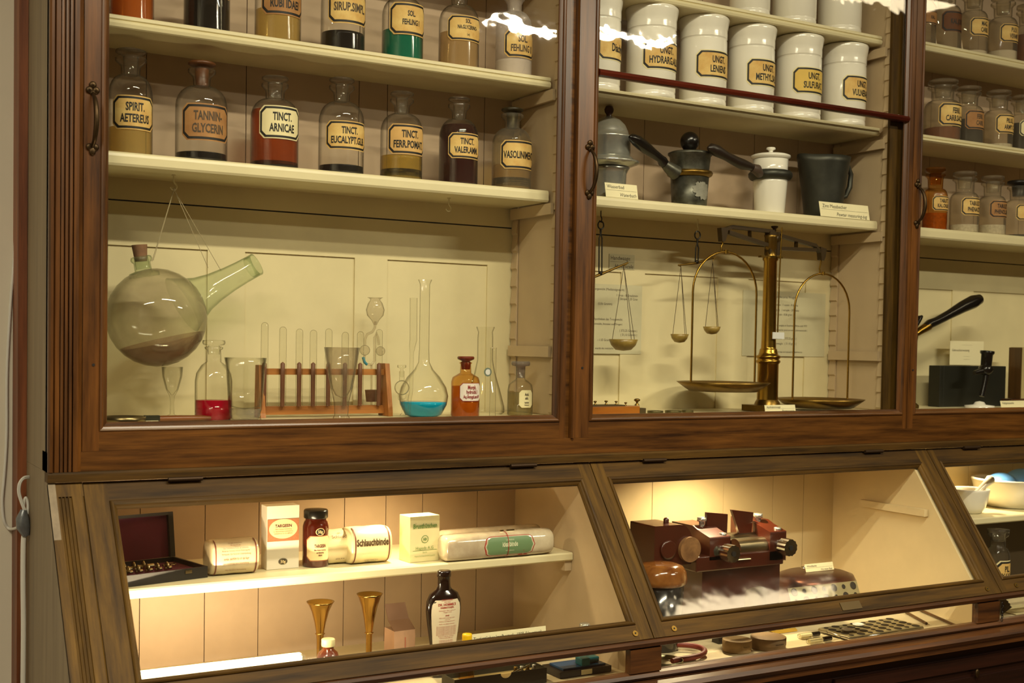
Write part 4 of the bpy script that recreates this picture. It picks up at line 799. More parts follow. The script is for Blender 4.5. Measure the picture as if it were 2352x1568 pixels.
# ------------------------------------------------------------------ right bay, lower
o0 = P(2085, 900, 'Y', .12); k = sc(o0)
t = thing('pill_press', 'brass fitted press with long black lever handle behind the right door stile', 'press', (o0.x, .12, F0))
def q(px, py, y=0): return P(px, py, 'Y', .12+y)-Vector((o0.x, .12, F0))
MB().tube([q(2118, 757), q(2135, 744), q(2150, 738), q(2180, 722), q(2210, 705), q(2235, 693), q(2250, 687), q(2256, 686)], [9*k, 11*k, 10*k, 11*k, 14*k, 16*k, 12*k, 4*k], seg=18).build('handle', BLK, t, label='long black turned handle')
MB().tube([q(2096, 772), q(2112, 760), q(2132, 748)], [6*k, 9*k, 11*k], seg=16).build('ferrule', BRS, t, label='brass ferrule')
b = MB(); b.tube([q(2095, 735), q(2098, 770), q(2090, 820), q(2085, 900)], [8*k, 11*k, 11*k, 14*k], seg=16); b.lathe([(.03, 0), (.03, .008), (.016, .02), (.012, .05)], 28); b.build('stand', BRSD, t)
b = MB(); b.tube([q(2097, 760), q(2112, 730), q(2118, 726)], [5*k, 7*k, 3*k], seg=10); b.build('lever_knob', BLK, t)
xa, xb = P(2158, 900, 'Y', .14).x, P(2310, 900, 'Y', .14).x; zt_ = P(2230, 840, 'Y', .14).z
t = thing('instrument_box', 'black hinged box standing behind the black tube instrument', 'box', ((xa+xb)/2, .16, F0)); W = xb-xa
MB().box(-W/2, -W/2+.016, -.02, .02, 0, zt_-F0, bevel := 0).build('box_side', mat('black_leather', '#1a1a12', .45), t, bevel=.0015)
MB().box(-W/2+.0165, W/2, -.019, .02, 0, zt_-F0).build('box_body', MC['black_leather'], t, bevel=.0015)
card('info_card', 'printed card propped behind the black box', 2181, 2258, 783, 838, .19, [('________________', .06, .87, 'c', 0), ('Gebrauchsanweisung', .10, .62, 'l', 0), ('_________', .07, .40, 'c', 0), ('_________', .07, .28, 'c', 0)], ink=INKF, tilt=0, z0=None)
c0 = P(2250, 925, 'Y', .07); k = sc(c0)
t = thing('tube_instrument', 'black tube instrument with round white foot plate', 'instrument', (c0.x, .07, F0))
def q(px, py, y=0): return P(px, py, 'Y', .07+y)-Vector((c0.x, .07, F0))
b = MB(); b.lathe([(33*k, 0), (33*k, 6*k), (14*k, 8*k), (10*k, 14*k), (1e-5, 16*k)], 36); b.build('foot_plate', PORC, t, label='round white foot plate')
b = MB(); b.tube([q(2255, 910), q(2262, 880), q(2266, 855)], [6*k, 6*k, 7*k], seg=14); b.sphere(q(2264, 848), 17*k, seg=18, sz=.8); b.tube([q(2238, 856), q(2264, 850)], [5*k, 9*k], seg=12); b.build('stem', BLK, t)
b = MB(); b.along(q(2264, 848), q(2268, 806), [(12*k, 0), (13*k, .8), (16*k, .88), (16*k, 1), (12*k, 1), (11*k, .3), (1e-5, .3)], seg=28); b.build('tube_head', BLK, t)
card('name_card', 'small white card at the right edge on the bay floor', 2300, 2375, 915, 932, .04, [('Kaltgeraeusche', .3, .7, 'l', 0)], F0+.0003)
xa = P(2337, 850, 'Y', .12).x
t = thing('book', 'upright book with pale striped spine at the right edge', 'book', (xa+.03, .13, F0+.022)); h = P(2345, 797, 'Y', .12).z-F0-.022
MB().box(-.0255, .03, -.02, .02, 0, h).build('cover', mat('book_cover', '#b0a070', .6), t, bevel=.001); MB().box(-.0305, -.0255, -.0208, .0205, 0.0005, h*.99).build('spine', wood('spine', '#6a4a24', '#3e2a12', 'z'), t, label='brown striped spine')
t = thing('wooden_box', 'low brown box under the book at the right edge', 'box', (xa+.02, .135, F0)); MB().box(-.06, .06, -.03, .03, 0, .0215).build('box_body', WD, t, bevel=.001)
# ------------------------------------------------------------------ left counter bay: shelf
def cp(px, py, z): return P(px, py, 'Z', z)
SH = SZ+.0004
# instrument case
a = cp(291, 1352, SH); c = cp(481, 1315, SH)
a.y += .004; c.y += .006
W = .165; ang = math.radians(12); a = Vector((.0815, .026, SH))
t = thing('instrument_case', 'open black case with burgundy lined lid and metal instruments', 'case', (a.x, a.y, SH), ang)
k = sc(a); LTH = mat('black_case', '#1c1712', .45, noise=.3, nscale=90); BUR = mat('burgundy_velvet', '#5e1a34', .9, noise=.25, nscale=9)
D = .135
b = MB(); b.box(0, W, 0, D, 0, .007); b.box(0, W, 0, .004, .007, .021); b.box(0, W, D-.004, D, .007, .021); b.box(0, .004, .004, D-.004, .007, .021); b.box(W-.004, W, .004, D-.004, .007, .021); b.build('tray', LTH, t)
MB().box(.004, W-.004, .004, D-.004, .0072, .012).build('tray_lining', BUR, t)
b = MB(); hl = .088; x1 = 0
T = Matrix.Translation((0, D-.004, .022)) @ Matrix.Rotation(math.radians(-8), 4, 'X')
b.box(0, .163, .006, .012, 0, hl, 0, T); b.box(0, .008, -.004, .006, 0, hl, 0, T); b.box(.153, .163, -.004, .006, 0, hl, 0, T); b.box(.008, .153, -.004, .006, hl-.006, hl, 0, T); lidc = b.build('case_lid', LTH, t)
MB().box(.008, .153, .0045, .006, 0, hl-.006, 0, T).build('lid_lining', BUR, lidc, label='burgundy lining')
SIL = mat('old_silver', '#9c8c68', .25, 1)
rng = random.Random(5)
for i in range(8):
    x = .012+.019*(i % 5)+(.008 if i > 4 else 0); y = .02+.035*(i//5)
    b = MB(); b.cyl((x, y, .0215), (x+.013, y+.002, .0225), .0035, seg=12); b.sphere((x+.004, y, .0265), .0085, sx=.35, seg=16); 
    b.build('metal_cup', SIL, t)
MB().tube([(.005, .05, .020), (.05, .058, .022), (.085, .062, .022)], .005, seg=12).build('metal_rod', SIL, t)
for x, y in ((.105, .045), (.118, .055)): MB().tube([(x+.008*math.cos(q_), y+.010*math.sin(q_), .0225) for q_ in [2*math.pi*j/14 for j in range(14)]], .0012, closed=True, seg=6).build('finger_ring', SIL, t)
MB().box(W*.72, W*.80, -.0015, -.0001, .012, .018).build('clasp', SIL, t)
# wrapped bandages
CEL = mat('cellophane_wrap', '#c8b48a', .2, noise=.3, nscale=22, bump=.5, coat=.6); BRN = mat('brown_print', '#6a2c1c', .6)
def roll(name, lab, pxl, pxr, yt, yb, Y, lines, m, z=SH, ink=BRN, bands=(.09, .91), oval=1.0, rz=0, group=None, bandm=None):
    c = P((pxl+pxr)/2, yb, 'Z', z); Yc = c.y if Y is None else Y; o = P((pxl+pxr)/2, yb, 'Y', Yc); k = sc(o); Wd = (pxr-pxl)*k; Rz = (yb-yt)*k/2; Ry = Rz*oval
    t = thing(name, lab, 'bandage', (o.x, Yc+Ry, z), rz, group)
    N = 32; e1 = min(.03, .006/Wd); xs = [(-.5, .6), (-.5+e1*.3, .84), (-.5+e1, .96), (-.40, 1), (-.2, 1.01), (0, .985), (.2, 1.01), (.40, 1), (.5-e1, .96), (.5-e1*.3, .84), (.5, .6)]
    vs = [(u*Wd, -Ry*s_*math.copysign(abs(math.sin(a_))**.75, math.sin(a_)), Rz+Rz*s_*math.copysign(abs(math.cos(a_))**.75, math.cos(a_))) for u, s_ in xs for a_ in [2*math.pi*j/N for j in range(N)]]
    MB().add(vs, [(i*N+j, i*N+(j+1) % N, (i+1)*N+(j+1) % N, (i+1)*N+j) for i in range(len(xs)-1) for j in range(N)]+[], 0, True).add(vs[:N], [tuple(range(N))]).add(vs[-N:], [tuple(range(N))[::-1]]).build('wrapper', m, t)
    def fn(u, v):
        a_ = v/Rz; s_ = 1.02
        return (u, -Ry*s_*math.copysign(abs(math.cos(a_))**.75, math.cos(a_))-.0004, Rz+Rz*s_*math.copysign(abs(math.sin(a_))**.75, math.sin(a_)))
    b = MB()
    for tx, h, v, wm in lines: b.text(tx, 0, v*Rz*1.2, h*Rz, 0, fn, wmax=wm*Wd, sx=.9, bold=h > .25)
    if b.v: b.build('print', ink, t)
    b = MB()
    for u in bands:
        x = (u-.5)*Wd; vv = []
        for j in range(17):
            a_ = -1.35+2.7*j/16
            for dx in (-.0012, .0012): vv.append(fn(x+dx, a_*Rz))
        bb = MB().add(vv, [(2*j, 2*j+1, 2*j+3, 2*j+2) for j in range(16)], 0, True); bb.build('brown_band', bandm or BRN, t)
    return t, Wd, Rz, Ry, fn
SM = [('Lange etwa 4 m', .10, .72, .3), ('Breite 4 cm', .10, .55, .25)]+[(s_, .08, .38-.14*i, .72) for i, s_ in enumerate(['Die Trikotbinde findet als elastische', 'Binde bei Stauung und zur Fixierung der', 'Verbaende. Zur besseren Unterstuetzung', 'werden, geschlitzt die sich der Haut', 'ganz anschmiegt keine Faltenbildung.'])]+[('Man fordere Anweisung', .10, -.55, .5)]
roll('bandage_packet', 'cellophane wrapped bandage with brown printed text beside the instrument case', 485, 600, 1241, 1322, None, SM, mat('bandage_wrap', '#cbb994', .22, noise=.25, nscale=20, bump=.4, coat=.5))
def boxthing(name, lab, cat, pxl, pxr, yt, yb, z, Dp, m, rz=0, lines=(), extra=None, ypl=None):
    c = P((pxl+pxr)/2, yb, 'Z', z) if ypl is None else P((pxl+pxr)/2, yb, 'Y', ypl); k = sc(c); W_ = (pxr-pxl)*k; H_ = (yb-yt)*k
    t = thing(name, lab, cat, (c.x, c.y, z), rz); b = MB(); b.box(-W_/2, W_/2, 0, Dp, 0, H_); b.build('carton', m, t, bevel=.0006); return t, W_, H_
def flatprint(par, items, mats, y=-.0006, name='printed_label'):
    b = MB()
    for it in items:
        if it[0] == 'r': b.box(it[1], it[2], y-it[6]*.0001, y-it[6]*.0001+.0002, it[3], it[4], it[5])
        elif it[0] == 'e':
            _, cx_, cz_, rx_, rz_, mi, ly = it; b.add([(cx_+rx_*math.cos(q_), y-ly*.0001, cz_+rz_*math.sin(q_)) for q_ in [2*math.pi*j/40 for j in range(40)]], [tuple(range(40))], mi)
        else:
            _, tx, cx_, cz_, h_, mi, wm, bo = it; b.text(tx, cx_, cz_, h_, mi, lambda u, v: (u, y-.0009, v), wmax=wm, sx=.95, bold=bo)
    return b.build(name, mats, par)
WC = mat('white_carton', '#e4dcc8', .5, noise=.06, nscale=8); ORN = mat('orange_print', '#b8744a', .6, noise=.3, nscale=200); CRM = mat('cream_print', '#ead29c', .6); DKR = mat('dark_red_print', '#5a1e20', .6)
t, W_, H_ = boxthing('medicine_box', 'tall white carton with TARGESIN label and 50g mark', 'box', 611, 688, 1160, 1306, SH, .035, WC)
it = [('r', -W_*.49, W_*.49, H_*.44, H_*.79, 0, 1), ('e', 0, H_*.635, W_*.44, H_*.155, 1, 3), ('t', 'TARGESIN', 0, H_*.66, H_*.045, 2, W_*.66, True)]+[('t', s_, 0, H_*(.62-.035*i), H_*.02, 0, W_*.7, False) for i, s_ in enumerate(['Silber Eiweiss Verbindung', 'zur Behandlung entzuendlicher', 'GOEDECKE & CO. BERLIN'])]+[('e', 0, H_*.12, W_*.14, H_*.05, 3, 1), ('e', 0, H_*.12, W_*.12, H_*.042, 1, 3), ('e', 0, H_*.12, W_*.115, H_*.039, 3, 5), ('t', '50g', 0, H_*.098, H_*.045, 1, W_*.2, True)]
flatprint(t, it, [ORN, CRM, DKR, INK])
c = P(735, 1303, 'Z', SH); k = sc(c)
t = thing('medicine_bottle', 'brown glass TARGESIN bottle with black screw cap', 'bottle', (c.x, c.y+30*k, SH))
MB().lathe([(28*k, 0), (30*k, 3*k), (30*k, 92*k), (27*k, 102*k), (24*k, 106*k), (24*k, 112*k)], 36, cap=False).lathe([(1e-5, 0), (28*k, 0)], 36, cap=False).build('glass_body', mat('red_brown_glass', '#4a1206', .1, coat=.6), t)
MB().lathe([(27*k, 111*k), (28*k, 113*k), (28*k, 128*k), (26*k, 131*k), (1e-5, 132*k)], 28).build('screw_cap', mat('black_cap', '#14120e', .25), t)
label(t, 30*k, 44*k, 66*k, 58*k, [('TARGESIN', .13, .10), ('Silber Eiweiss Verbindung', .06, -.06), ('zur Behandlung', .06, -.16), ('BERLIN', .06, -.27)], CRM, DKR, border=False, edge=ORN, name='paper_label')
b = MB(); rr = 30*k; 
for r_, o_, mi in ((11, .0004, 0), (9, .0007, 1)): b.add([((rr+o_)*math.sin(r_*k*math.cos(q_)/rr), -(rr+o_)*math.cos(r_*k*math.cos(q_)/rr), 82*k+r_*.8*k*math.sin(q_)) for q_ in [2*math.pi*j/24 for j in range(24)]], [tuple(range(24))], mi)
b.text('50g', 0, 79*k, 7*k, 0, lambda u, v: ((rr+.001)*math.sin(u/rr), -(rr+.001)*math.cos(u/rr), v), bold=True); b.build('weight_mark', [CRM, INK], t)
WRP = mat('white_wrap', '#e8d9ac', .35, noise=.12, nscale=20, bump=.4, coat=.3)
roll('bandage_packet', 'wrapped bandage standing behind the Schlauchbinde packet', 745, 820, 1203, 1280, .075, [('ol.', .2, .75, .2), ('Schlauch', .25, .45, .6), ('etwa 4 m', .12, -.5, .4)], WRP, bands=(.92,), group='wrapped bandages in the lamp light')
roll('bandage_packet', 'bright white packet printed Schlauchbinde with brown bands', 803, 908, 1213, 1296, None, [('Schlauchbinde', .30, .02, .75), ('Lange etwa 4 m', .10, -.66, .4), ('Breite 10 cm', .10, -.82, .4)], WRP, ink=mat('brown_ink', '#4a3014', .6), bands=(.10, .90), group='wrapped bandages in the lamp light')
GRN = mat('green_print', '#6a8a4a', .6)
t, W_, H_ = boxthing('nipple_shield_box', 'cream carton with green lettering Brusthuetchen', 'box', 936, 1014, 1184, 1289, SH, .045, mat('cream_carton', '#e4d9a4', .5, noise=.05), rz=math.radians(4))
flatprint(t, [('t', 'Brusthütchen', 0, H_*.74, H_*.10, 0, W_*.8, True), ('e', 0, H_*.49, W_*.12, H_*.085, 0, 1), ('e', 0, H_*.49, W_*.10, H_*.07, 1, 3), ('t', 'HH', 0, H_*.455, H_*.075, 0, W_*.13, True), ('t', 'Hageda A.G.', 0, H_*.27, H_*.07, 0, W_*.78, False), ('r', -W_*.4, W_*.4, H_*.245, H_*.252, 0, 1), ('t', 'Berlin', 0, H_*.19, H_*.035, 0, W_*.25, False), ('t', 'Hageda Handelsgesellschaft Deutscher', 0, H_*.12, H_*.025, 0, W_*.8, False)], [GRN, MC['cream_carton']], name='green_print')
GP = 'long wrapped ideal bandages'
WW = mat('long_wrap', '#d8ccaf', .18, noise=.2, nscale=10, bump=.35, coat=.7, col2='#a8947a')
roll('bandage_roll', 'long white wrapped roll lying behind the Idealbinde roll', 1010, 1268, 1196, 1250, .085, [], WW, bands=(), group=GP)
t, Wd, Rz, Ry, fn = roll('bandage_roll', 'long white roll with green oval label Idealbinde', 1012, 1298, 1203, 1263, .0, [], WW, bands=(), group=GP, oval=1.0)
b = MB()
def oval(cx_, hw, hh, off, mi, n=40):
    pts = []
    for j in range(n):
        q_ = 2*math.pi*j/n; u = cx_+(hw-hh)*(1 if math.cos(q_) > 0 else -1)+hh*math.cos(q_); v = hh*math.sin(q_); p_ = fn(u, v); pts.append((p_[0], p_[1]-off, p_[2]))
    c_ = fn(cx_, 0); ring = pts; mid = []
    top = sorted(range(n), key=lambda j: 0)
    vs = []; cols = 24
    for i in range(cols+1):
        u = cx_-hw+2*hw*i/cols; du = max(0, abs(u-cx_)-(hw-hh)); hv = math.sqrt(max(0, hh*hh-du*du))
        for j in range(7): p_ = fn(u, -hv+2*hv*j/6); vs.append((p_[0], p_[1]-off, p_[2]))
    b.add(vs, [(i*7+j, i*7+7+j, i*7+8+j, i*7+j+1) for i in range(cols) for j in range(6)], mi, True)
cxo = (1170-1156)/288*Wd+.004
oval(cxo, Wd*.235, Rz*.74, .0002, 0); oval(cxo, Wd*.228, Rz*.68, .0005, 3); oval(cxo, Wd*.215, Rz*.60, .0008, 1)
f2 = lambda u, v: (fn(u, v)[0], fn(u, v)[1]-.0012, fn(u, v)[2])
b.text('LOHMANN', cxo, Rz*.28, Rz*.13, 2, f2, wmax=Wd*.2); b.text('idealbinde', cxo, -Rz*.02, Rz*.22, 2, f2, bold=True, sx=1.1, wmax=Wd*.33); b.text('mit Webkanten', cxo, -Rz*.30, Rz*.11, 2, f2, wmax=Wd*.2)
tri = [(cxo+Wd*.13, -Rz*.3), (cxo+Wd*.085, -Rz*.85), (cxo+Wd*.175, -Rz*.85)]
b.add([(fn(u, v)[0], fn(u, v)[1]-.0013, fn(u, v)[2]) for u, v in tri], [(0, 1, 2)], 0); b.text('L', cxo+Wd*.13, -Rz*.75, Rz*.2, 2, lambda u, v: (fn(u, v)[0], fn(u, v)[1]-.002, fn(u, v)[2]), bold=True)
b.build('printed_label', [mat('red_print', '#a02418', .5), mat('sage_green', '#6c8a60', .5), mat('pale_print', '#d8dcb8', .5), WW], t, label='green oval label with red outline')
vv = []
for j in range(25):
    a_ = 2*math.pi*j/24
    for dx in (-.0008, .0008): vv.append((cxo-.004+dx, -(Ry+.0022)*1.02*math.copysign(abs(math.cos(a_))**.75, math.cos(a_)), Rz+(Rz*1.02+.0005)*math.copysign(abs(math.sin(a_))**.75, math.sin(a_))))
MB().add(vv, [(2*j, 2*j+1, 2*j+3, 2*j+2) for j in range(24)], 0, True).build('red_thread', MC['red_print'], t)
for dx in (-.012, .004, .014): MB().box(cxo+dx, cxo+dx+.009, -.006, -.003, 2*Rz+.0005, 2*Rz+.0025).build('clip', SIL, t)
# ------------------------------------------------------------------ left counter bay: floor
FL = FZ+.0004
BRH = mat('polished_brass', '#a88444', .18, 1)
def horn(lab, px, yt, wpx, pxb, Y, flare):
    c = P(px, yt, 'Y', Y); k = sc(c); t = thing('brass_ear_horn', lab, 'horn', (c.x, Y, FL), group='brass horns on the counter floor'); H = c.z-FL; r = wpx*k/2
    MB().lathe([(r*.5, 0), (r*.30, .004), (r*.22, H*.10), (r*.24, H*.5), (r*.30, H*(1-flare*.9)), (r*.42, H*(1-flare*.62)), (r*.62, H*(1-flare*.3)), (r*.88, H*(1-flare*.06)), (r, H), (r*.93, H*.995), (r*.55, H*(1-flare*.32)), (r*.26, H*(1-flare*.8)), (1e-5, H*(1-flare))], 36, cap=False).build('horn_body', BRH, t)
    MB().lathe([(r*.30, H*(1-flare)), (r*.36, H*(1-flare)+.0015), (r*.30, H*(1-flare)+.003)], 28).build('ring', BRH, t); return t
horn('polished brass horn with wide funnel mouth, behind the white capped bottle', 736, 1381, 64, 733, .03, .42)
horn('slimmer brass horn left of the small carton', 849, 1363, 60, 852, .03, .5)
def cpt(px, py, Y): return P(px, py, 'Y', Y)
c = cpt(754, 1466, -.12); k = sc(c)
t = thing('small_amber_bottle', 'small amber bottle with ribbed white cap near the lid foot', 'bottle', (c.x, -.12, FL)); H = c.z-FL
MB().lathe([(24*k, 0), (25*k, 3*k), (25*k, H-42*k), (22*k, H-32*k), (13*k, H-24*k), (12*k, H-14*k)], 30, cap=False).build('glass_body', mat('amber_solid_glass', '#6a2c08', .1, coat=.5), t)
MB().lathe([(15*k, H-17*k), (15.5*k, H-15*k), (15.5*k, H-2*k), (14*k, H), (1e-5, H)], 28).build('screw_cap', mat('cream_cap', '#d8cc98', .5), t, label='ribbed cream cap')
c = cpt(1073, 1455, -.15); k = sc(c)
t = thing('yellow_capped_bottle', 'small bottle with bright yellow cap before the long card', 'bottle', (c.x, -.15, FL)); H = c.z-FL
MB().lathe([(17*k, 0), (18*k, 2*k), (18*k, H-24*k), (11*k, H-19*k)], 28, cap=False).build('glass_body', GLA, t)
MB().lathe([(11.5*k, H-21*k), (11.5*k, H-4*k), (10.5*k, H), (1e-5, H)], 24).build('yellow_cap', mat('yellow_cap', '#e8b800', .4), t)
c = cpt(1343, 1431, -.14); k = sc(c)
t = thing('metal_capped_vial', 'grey metal cap of a vial just above the lid foot at right', 'vial', (c.x, -.14, FL)); H = c.z-FL
MB().lathe([(11*k, 0), (11*k, H-9*k)], 24).build('glass_body', GLC, t); MB().lathe([(12.5*k, H-9*k), (12.5*k, H-2*k), (11*k, H), (1e-5, H)], 24).build('metal_cap', PEW, t)
# open carton
c = cpt(930, 1447, -.02); k = sc(c); zt_ = c.z
t = thing('small_carton', 'small reddish paper carton with open dark flap', 'box', (c.x, -.02, FL), math.radians(2)); H = zt_-FL; w_ = 27*k
CTN = mat('rosy_carton', '#b89070', .7, noise=.15, nscale=30)
MB().box(-w_, w_, 0, .045, 0, H).build('carton', CTN, t, bevel=.0005)
b = MB(); b.add([(-w_, 0, H), (w_, 0, H), (w_, .028, H+.016), (-w_, .028, H+.016)], [(0, 1, 2, 3)]).add([(-w_*.98, .028, H+.016), (w_*.98, .028, H+.016), (w_*.98, .046, H+.046), (-w_*.98, .046, H+.046)], [(0, 1, 2, 3)])
o = b.build('flap', mat('dark_carton', '#6a482c', .7), t); m_ = o.modifiers.new('s', 'SOLIDIFY'); m_.thickness = .0008
flatprint(t, [('r', w_*.0, w_*.07, H*.12, H*.85, 0, 1), ('t', 'MADE', w_*.0, H*.1, .0001, 0, .0001, False)], [mat('faded_red', '#b06048', .7)], name='printed_strip')
# flat flask bottle
c = cpt(1020, 1310, -.055); k = sc(c)
t = thing('tonic_bottle', 'dark brown flat shouldered bottle with DR. HOMMEL\'S HAEMATOGEN label', 'bottle', (c.x, -.055, FL)); H = c.z-FL
zz = lambda y: H-(y-1310)*k
def oval_lathe(prof, sy, m, nm, par, lab=None):
    MB().lathe(prof, 40, sy=sy).build(nm, m, par, label=lab)
HB = mat('dark_tonic_glass', '#1c0c08', .08, coat=.5)
oval_lathe([(24*k, 0), (28*k, .004), (33*k, zz(1480)), (41*k, zz(1430)), (44.5*k, zz(1400)), (43*k, zz(1378)), (36*k, zz(1362)), (20*k, zz(1352)), (16*k, zz(1345))], .45, HB, 'glass_body', t)
MB().lathe([(17*k, zz(1353)), (15.5*k, zz(1342)), (15*k, zz(1325)), (17*k, zz(1323)), (17*k, zz(1311)), (14*k, zz(1309)), (1e-5, zz(1310))], 28, sy=.8).build('neck', HB, t)
RI = mat('tonic_red', '#a83c34', .6); b = MB()
yl = -.45*44.5*k-.0006
def ow(z): 
    pts = [(0, 28), (zz(1480), 30), (zz(1430), 35), (zz(1400), 37), (zz(1385), 35), (zz(1374), 28)]
    for (a_, r1), (c_, r2) in zip(pts, pts[1:]):
        if z <= c_: return (r1+(r2-r1)*(z-a_)/(c_-a_))*k
    return 28*k
def bodyr(z):
    pts = [(0, 24), (.004, 28), (zz(1480), 33), (zz(1430), 41), (zz(1400), 44.5), (zz(1378), 43), (zz(1362), 36)]
    for (a_, r1), (c_, r2) in zip(pts, pts[1:]):
        if z <= c_: return (r1+(r2-r1)*(z-a_)/(c_-a_))*k
    return 36*k
def fh(u, v):
    r = bodyr(v); return (u, -.45*math.sqrt(max(0, r*r-u*u))-.0006, v)
vs = []; nz_, nu = 16, 10
for i in range(nz_+1):
    z_ = .006+(zz(1374)-.006)*i/nz_; w2 = ow(z_)
    for j in range(nu+1): vs.append(fh(-w2+2*w2*j/nu, z_))
b.add(vs, [(i*(nu+1)+j, i*(nu+1)+j+1, (i+1)*(nu+1)+j+1, (i+1)*(nu+1)+j) for i in range(nz_) for j in range(nu)], 0, True)
fh2 = lambda u, v: (fh(u, v)[0], fh(u, v)[1]-.0006, v)
for tx, y_, h_, wm, bo in [('DIRECTIONS', 1376, 4, 44, False), ('FOR USING', 1380, 2.5, 18, False), ("DR. HOMMEL'S", 1387, 5.5, 60, True), ('HAEMATOGEN.', 1393, 4, 42, True), ('Haemoglobin, Glycer. puriss. Vin', 1399, 2.6, 62, False), ('Malagens. Vanill.', 1403, 2.6, 26, False), ('DOSE', 1411, 3, 16, True), ('Infants: half a teaspoonful twice', 1416, 2.5, 55, False), ('a day in milk', 1420, 2.2, 18, False), ('Children: one teaspoonful twice', 1424, 2.5, 55, False), ('Adults: one tablespoonful twice', 1430, 2.5, 55, False)]+[('the haematogen should be taken before', 1436+3.2*i, 2.5, 52, False) for i in range(7)]+[('Keep in a dark & cool place.', 1459, 2.8, 48, False), ('Cork carefully after use.', 1463, 2.8, 45, False)]+[('prepared by the sole makers', 1468+3*i, 2.4, 42-3*i, False) for i in range(4)]:
    b.text(tx, 0, zz(y_), h_*k, 1, fh2, wmax=wm*k, sx=.9, bold=bo)
b.build('paper_label', [mat('tonic_paper', '#e0d2b4', .6), RI], t)
card('long_card', 'long white card reading Tieraerztliches Impfbesteck 1908 (Hauptner)', 1078, 1255, 1448, 1500, -.10, [('Tierärztliches Impfbesteck  1908 (Hauptner)', .17, .78, 'c', 0), ('________________________', .1, .6, 'l', 0)], None, tilt=-6)
# ------------------------------------------------------------------ left small window
c = cp(1150, 1568, FL)
xa, xb = P(1044, 1555, 'Y', -.19).x, P(1256, 1545, 'Y', -.19).x; zt_ = P(1200, 1540, 'Y', -.19).z
t = thing('notched_box', 'dark green flat box with thumb notch behind the left small window', 'box', ((xa+xb)/2, -.19, FL)); W = (xb-xa)/2; H = zt_-FL
nt_ = [(-W, 0), (W, 0), (W, H), (.012+.01, H)]+[(.01+.012*math.cos(a_), H-.010*math.sin(a_)) for a_ in [math.pi*j/10 for j in range(11)]]+[(-W, H)]
MB().prism(nt_, 0, .001, axis='y').build('box_front', mat('dark_green_card', '#26261a', .5), t)
b = MB(); b.box(-W, W, .052, .053, 0, H); b.build('box_back', MC['dark_green_card'], t)
for sx_ in (-1, 1): MB().box(sx_*W-(.001 if sx_ > 0 else 0), sx_*W+(.001 if sx_ < 0 else 0), .001, .052, 0, H).build('box_side', MC['dark_green_card'], t)
MB().box(-W+.001, W-.001, .001, .052, 0, H-.012).build('box_contents', mat('tan_contents', '#a08850', .7), t)
MB().tube([(.03, .012, H-.006), (.075, .02, H+.004)], .0018, seg=8).build('glass_needle', CHR, t)
rng = random.Random(9)
for i in range(4):
    x_ = xb-.012-.014*i; tt = thing('metal_fitting', 'small metal fitting lying on the dark green box, number %s from the right' % ['one', 'two', 'three', 'four'][i], 'fitting', (x_, -.16, FL+H-.0118), group='small metal fittings in the notched box')
    MB().lathe([(.004, 0), (.005, .003), (.003, .006), (.004, .012), (1e-5, .013)], 12).build('metal_body', [PEW, BRSD][i % 2], tt)
c = P(1345, 1565, 'Y', -.19); 
t = thing('blue_lidded_box', 'black box with teal blue pieces on top behind the left small window', 'box', (P(1340, 1550, 'Y', -.17).x, -.18, FL)); 
W = .062; H = P(1350, 1535, 'Y', -.18).z-FL
MB().box(-W, W, 0, .07, 0, H).build('box_body', mat('black_box', '#0e0d0b', .4), t, bevel=.001)
MB().box(-.012, .014, -.0009, -.0002, 0.002, H-.001).build('paper_strip', CARD, t)
TEAL = mat('teal_enamel', '#0e5a5e', .3); MB().box(-W+.012, W-.010, .008, .06, H+.0003, H+.004).build('blue_plate', mat('blue_plate', '#1e4a70', .35), t)
MB().box(-.008, .012, .004, .03, H+.0044, H+.02).box(.013, .045, .02, .05, H+.0044, H+.016).build('teal_block', TEAL, t, bevel=.002)
MB().box(-.03, .03, -.02, .02, 0, .004).build('paper_stack', PAPERL, loc=(P(1010, 1565, 'Y', -.17).x, -.17, FL), label='yellowish paper stack beside the notched box', cat='paper')
# ------------------------------------------------------------------ middle counter bay
MR = mat('mill_red_paint', '#451a0d', .3, noise=.25, nscale=18, coat=.3); STL = mat('roller_steel', '#a89c7e', .28, 1, noise=.15, nscale=15, stretch=(1, 6, 6)); PORB = mat('stoneware', '#8a6a44', .3, noise=.3, nscale=9)
Ym = .03
o0 = P(1690, 1400, 'Y', Ym); k = sc(o0)
t = thing('roller_mill', 'red brown painted three roller ointment mill with chrome adjusting knobs', 'mill', (o0.x, Ym, FL))
O = Vector((o0.x, Ym, FL))
def q(px, py, y=0): return P(px, py, 'Y', Ym+y)-O
def bx(par, nm, x0, x1, yt, yb, d0, d1, m, bev=.002, lab=None):
    p, r = q(x0, yt, d0), q(x1, yb, d0); MB().box(p.x, r.x, d0, d1, min(p.z, r.z), max(p.z, r.z)).build(nm, m, par, bevel=bev, label=lab)
def px_box(b, x0, x1, yt, yb, d0, d1): p, r = q(x0, (yt+yb)/2, d0), q(x1, (yt+yb)/2, d0); zt = q((x0+x1)/2, yt, d0).z; zb = q((x0+x1)/2, yb, d0).z; b.box(p.x, r.x, d0, d1, zb, zt)
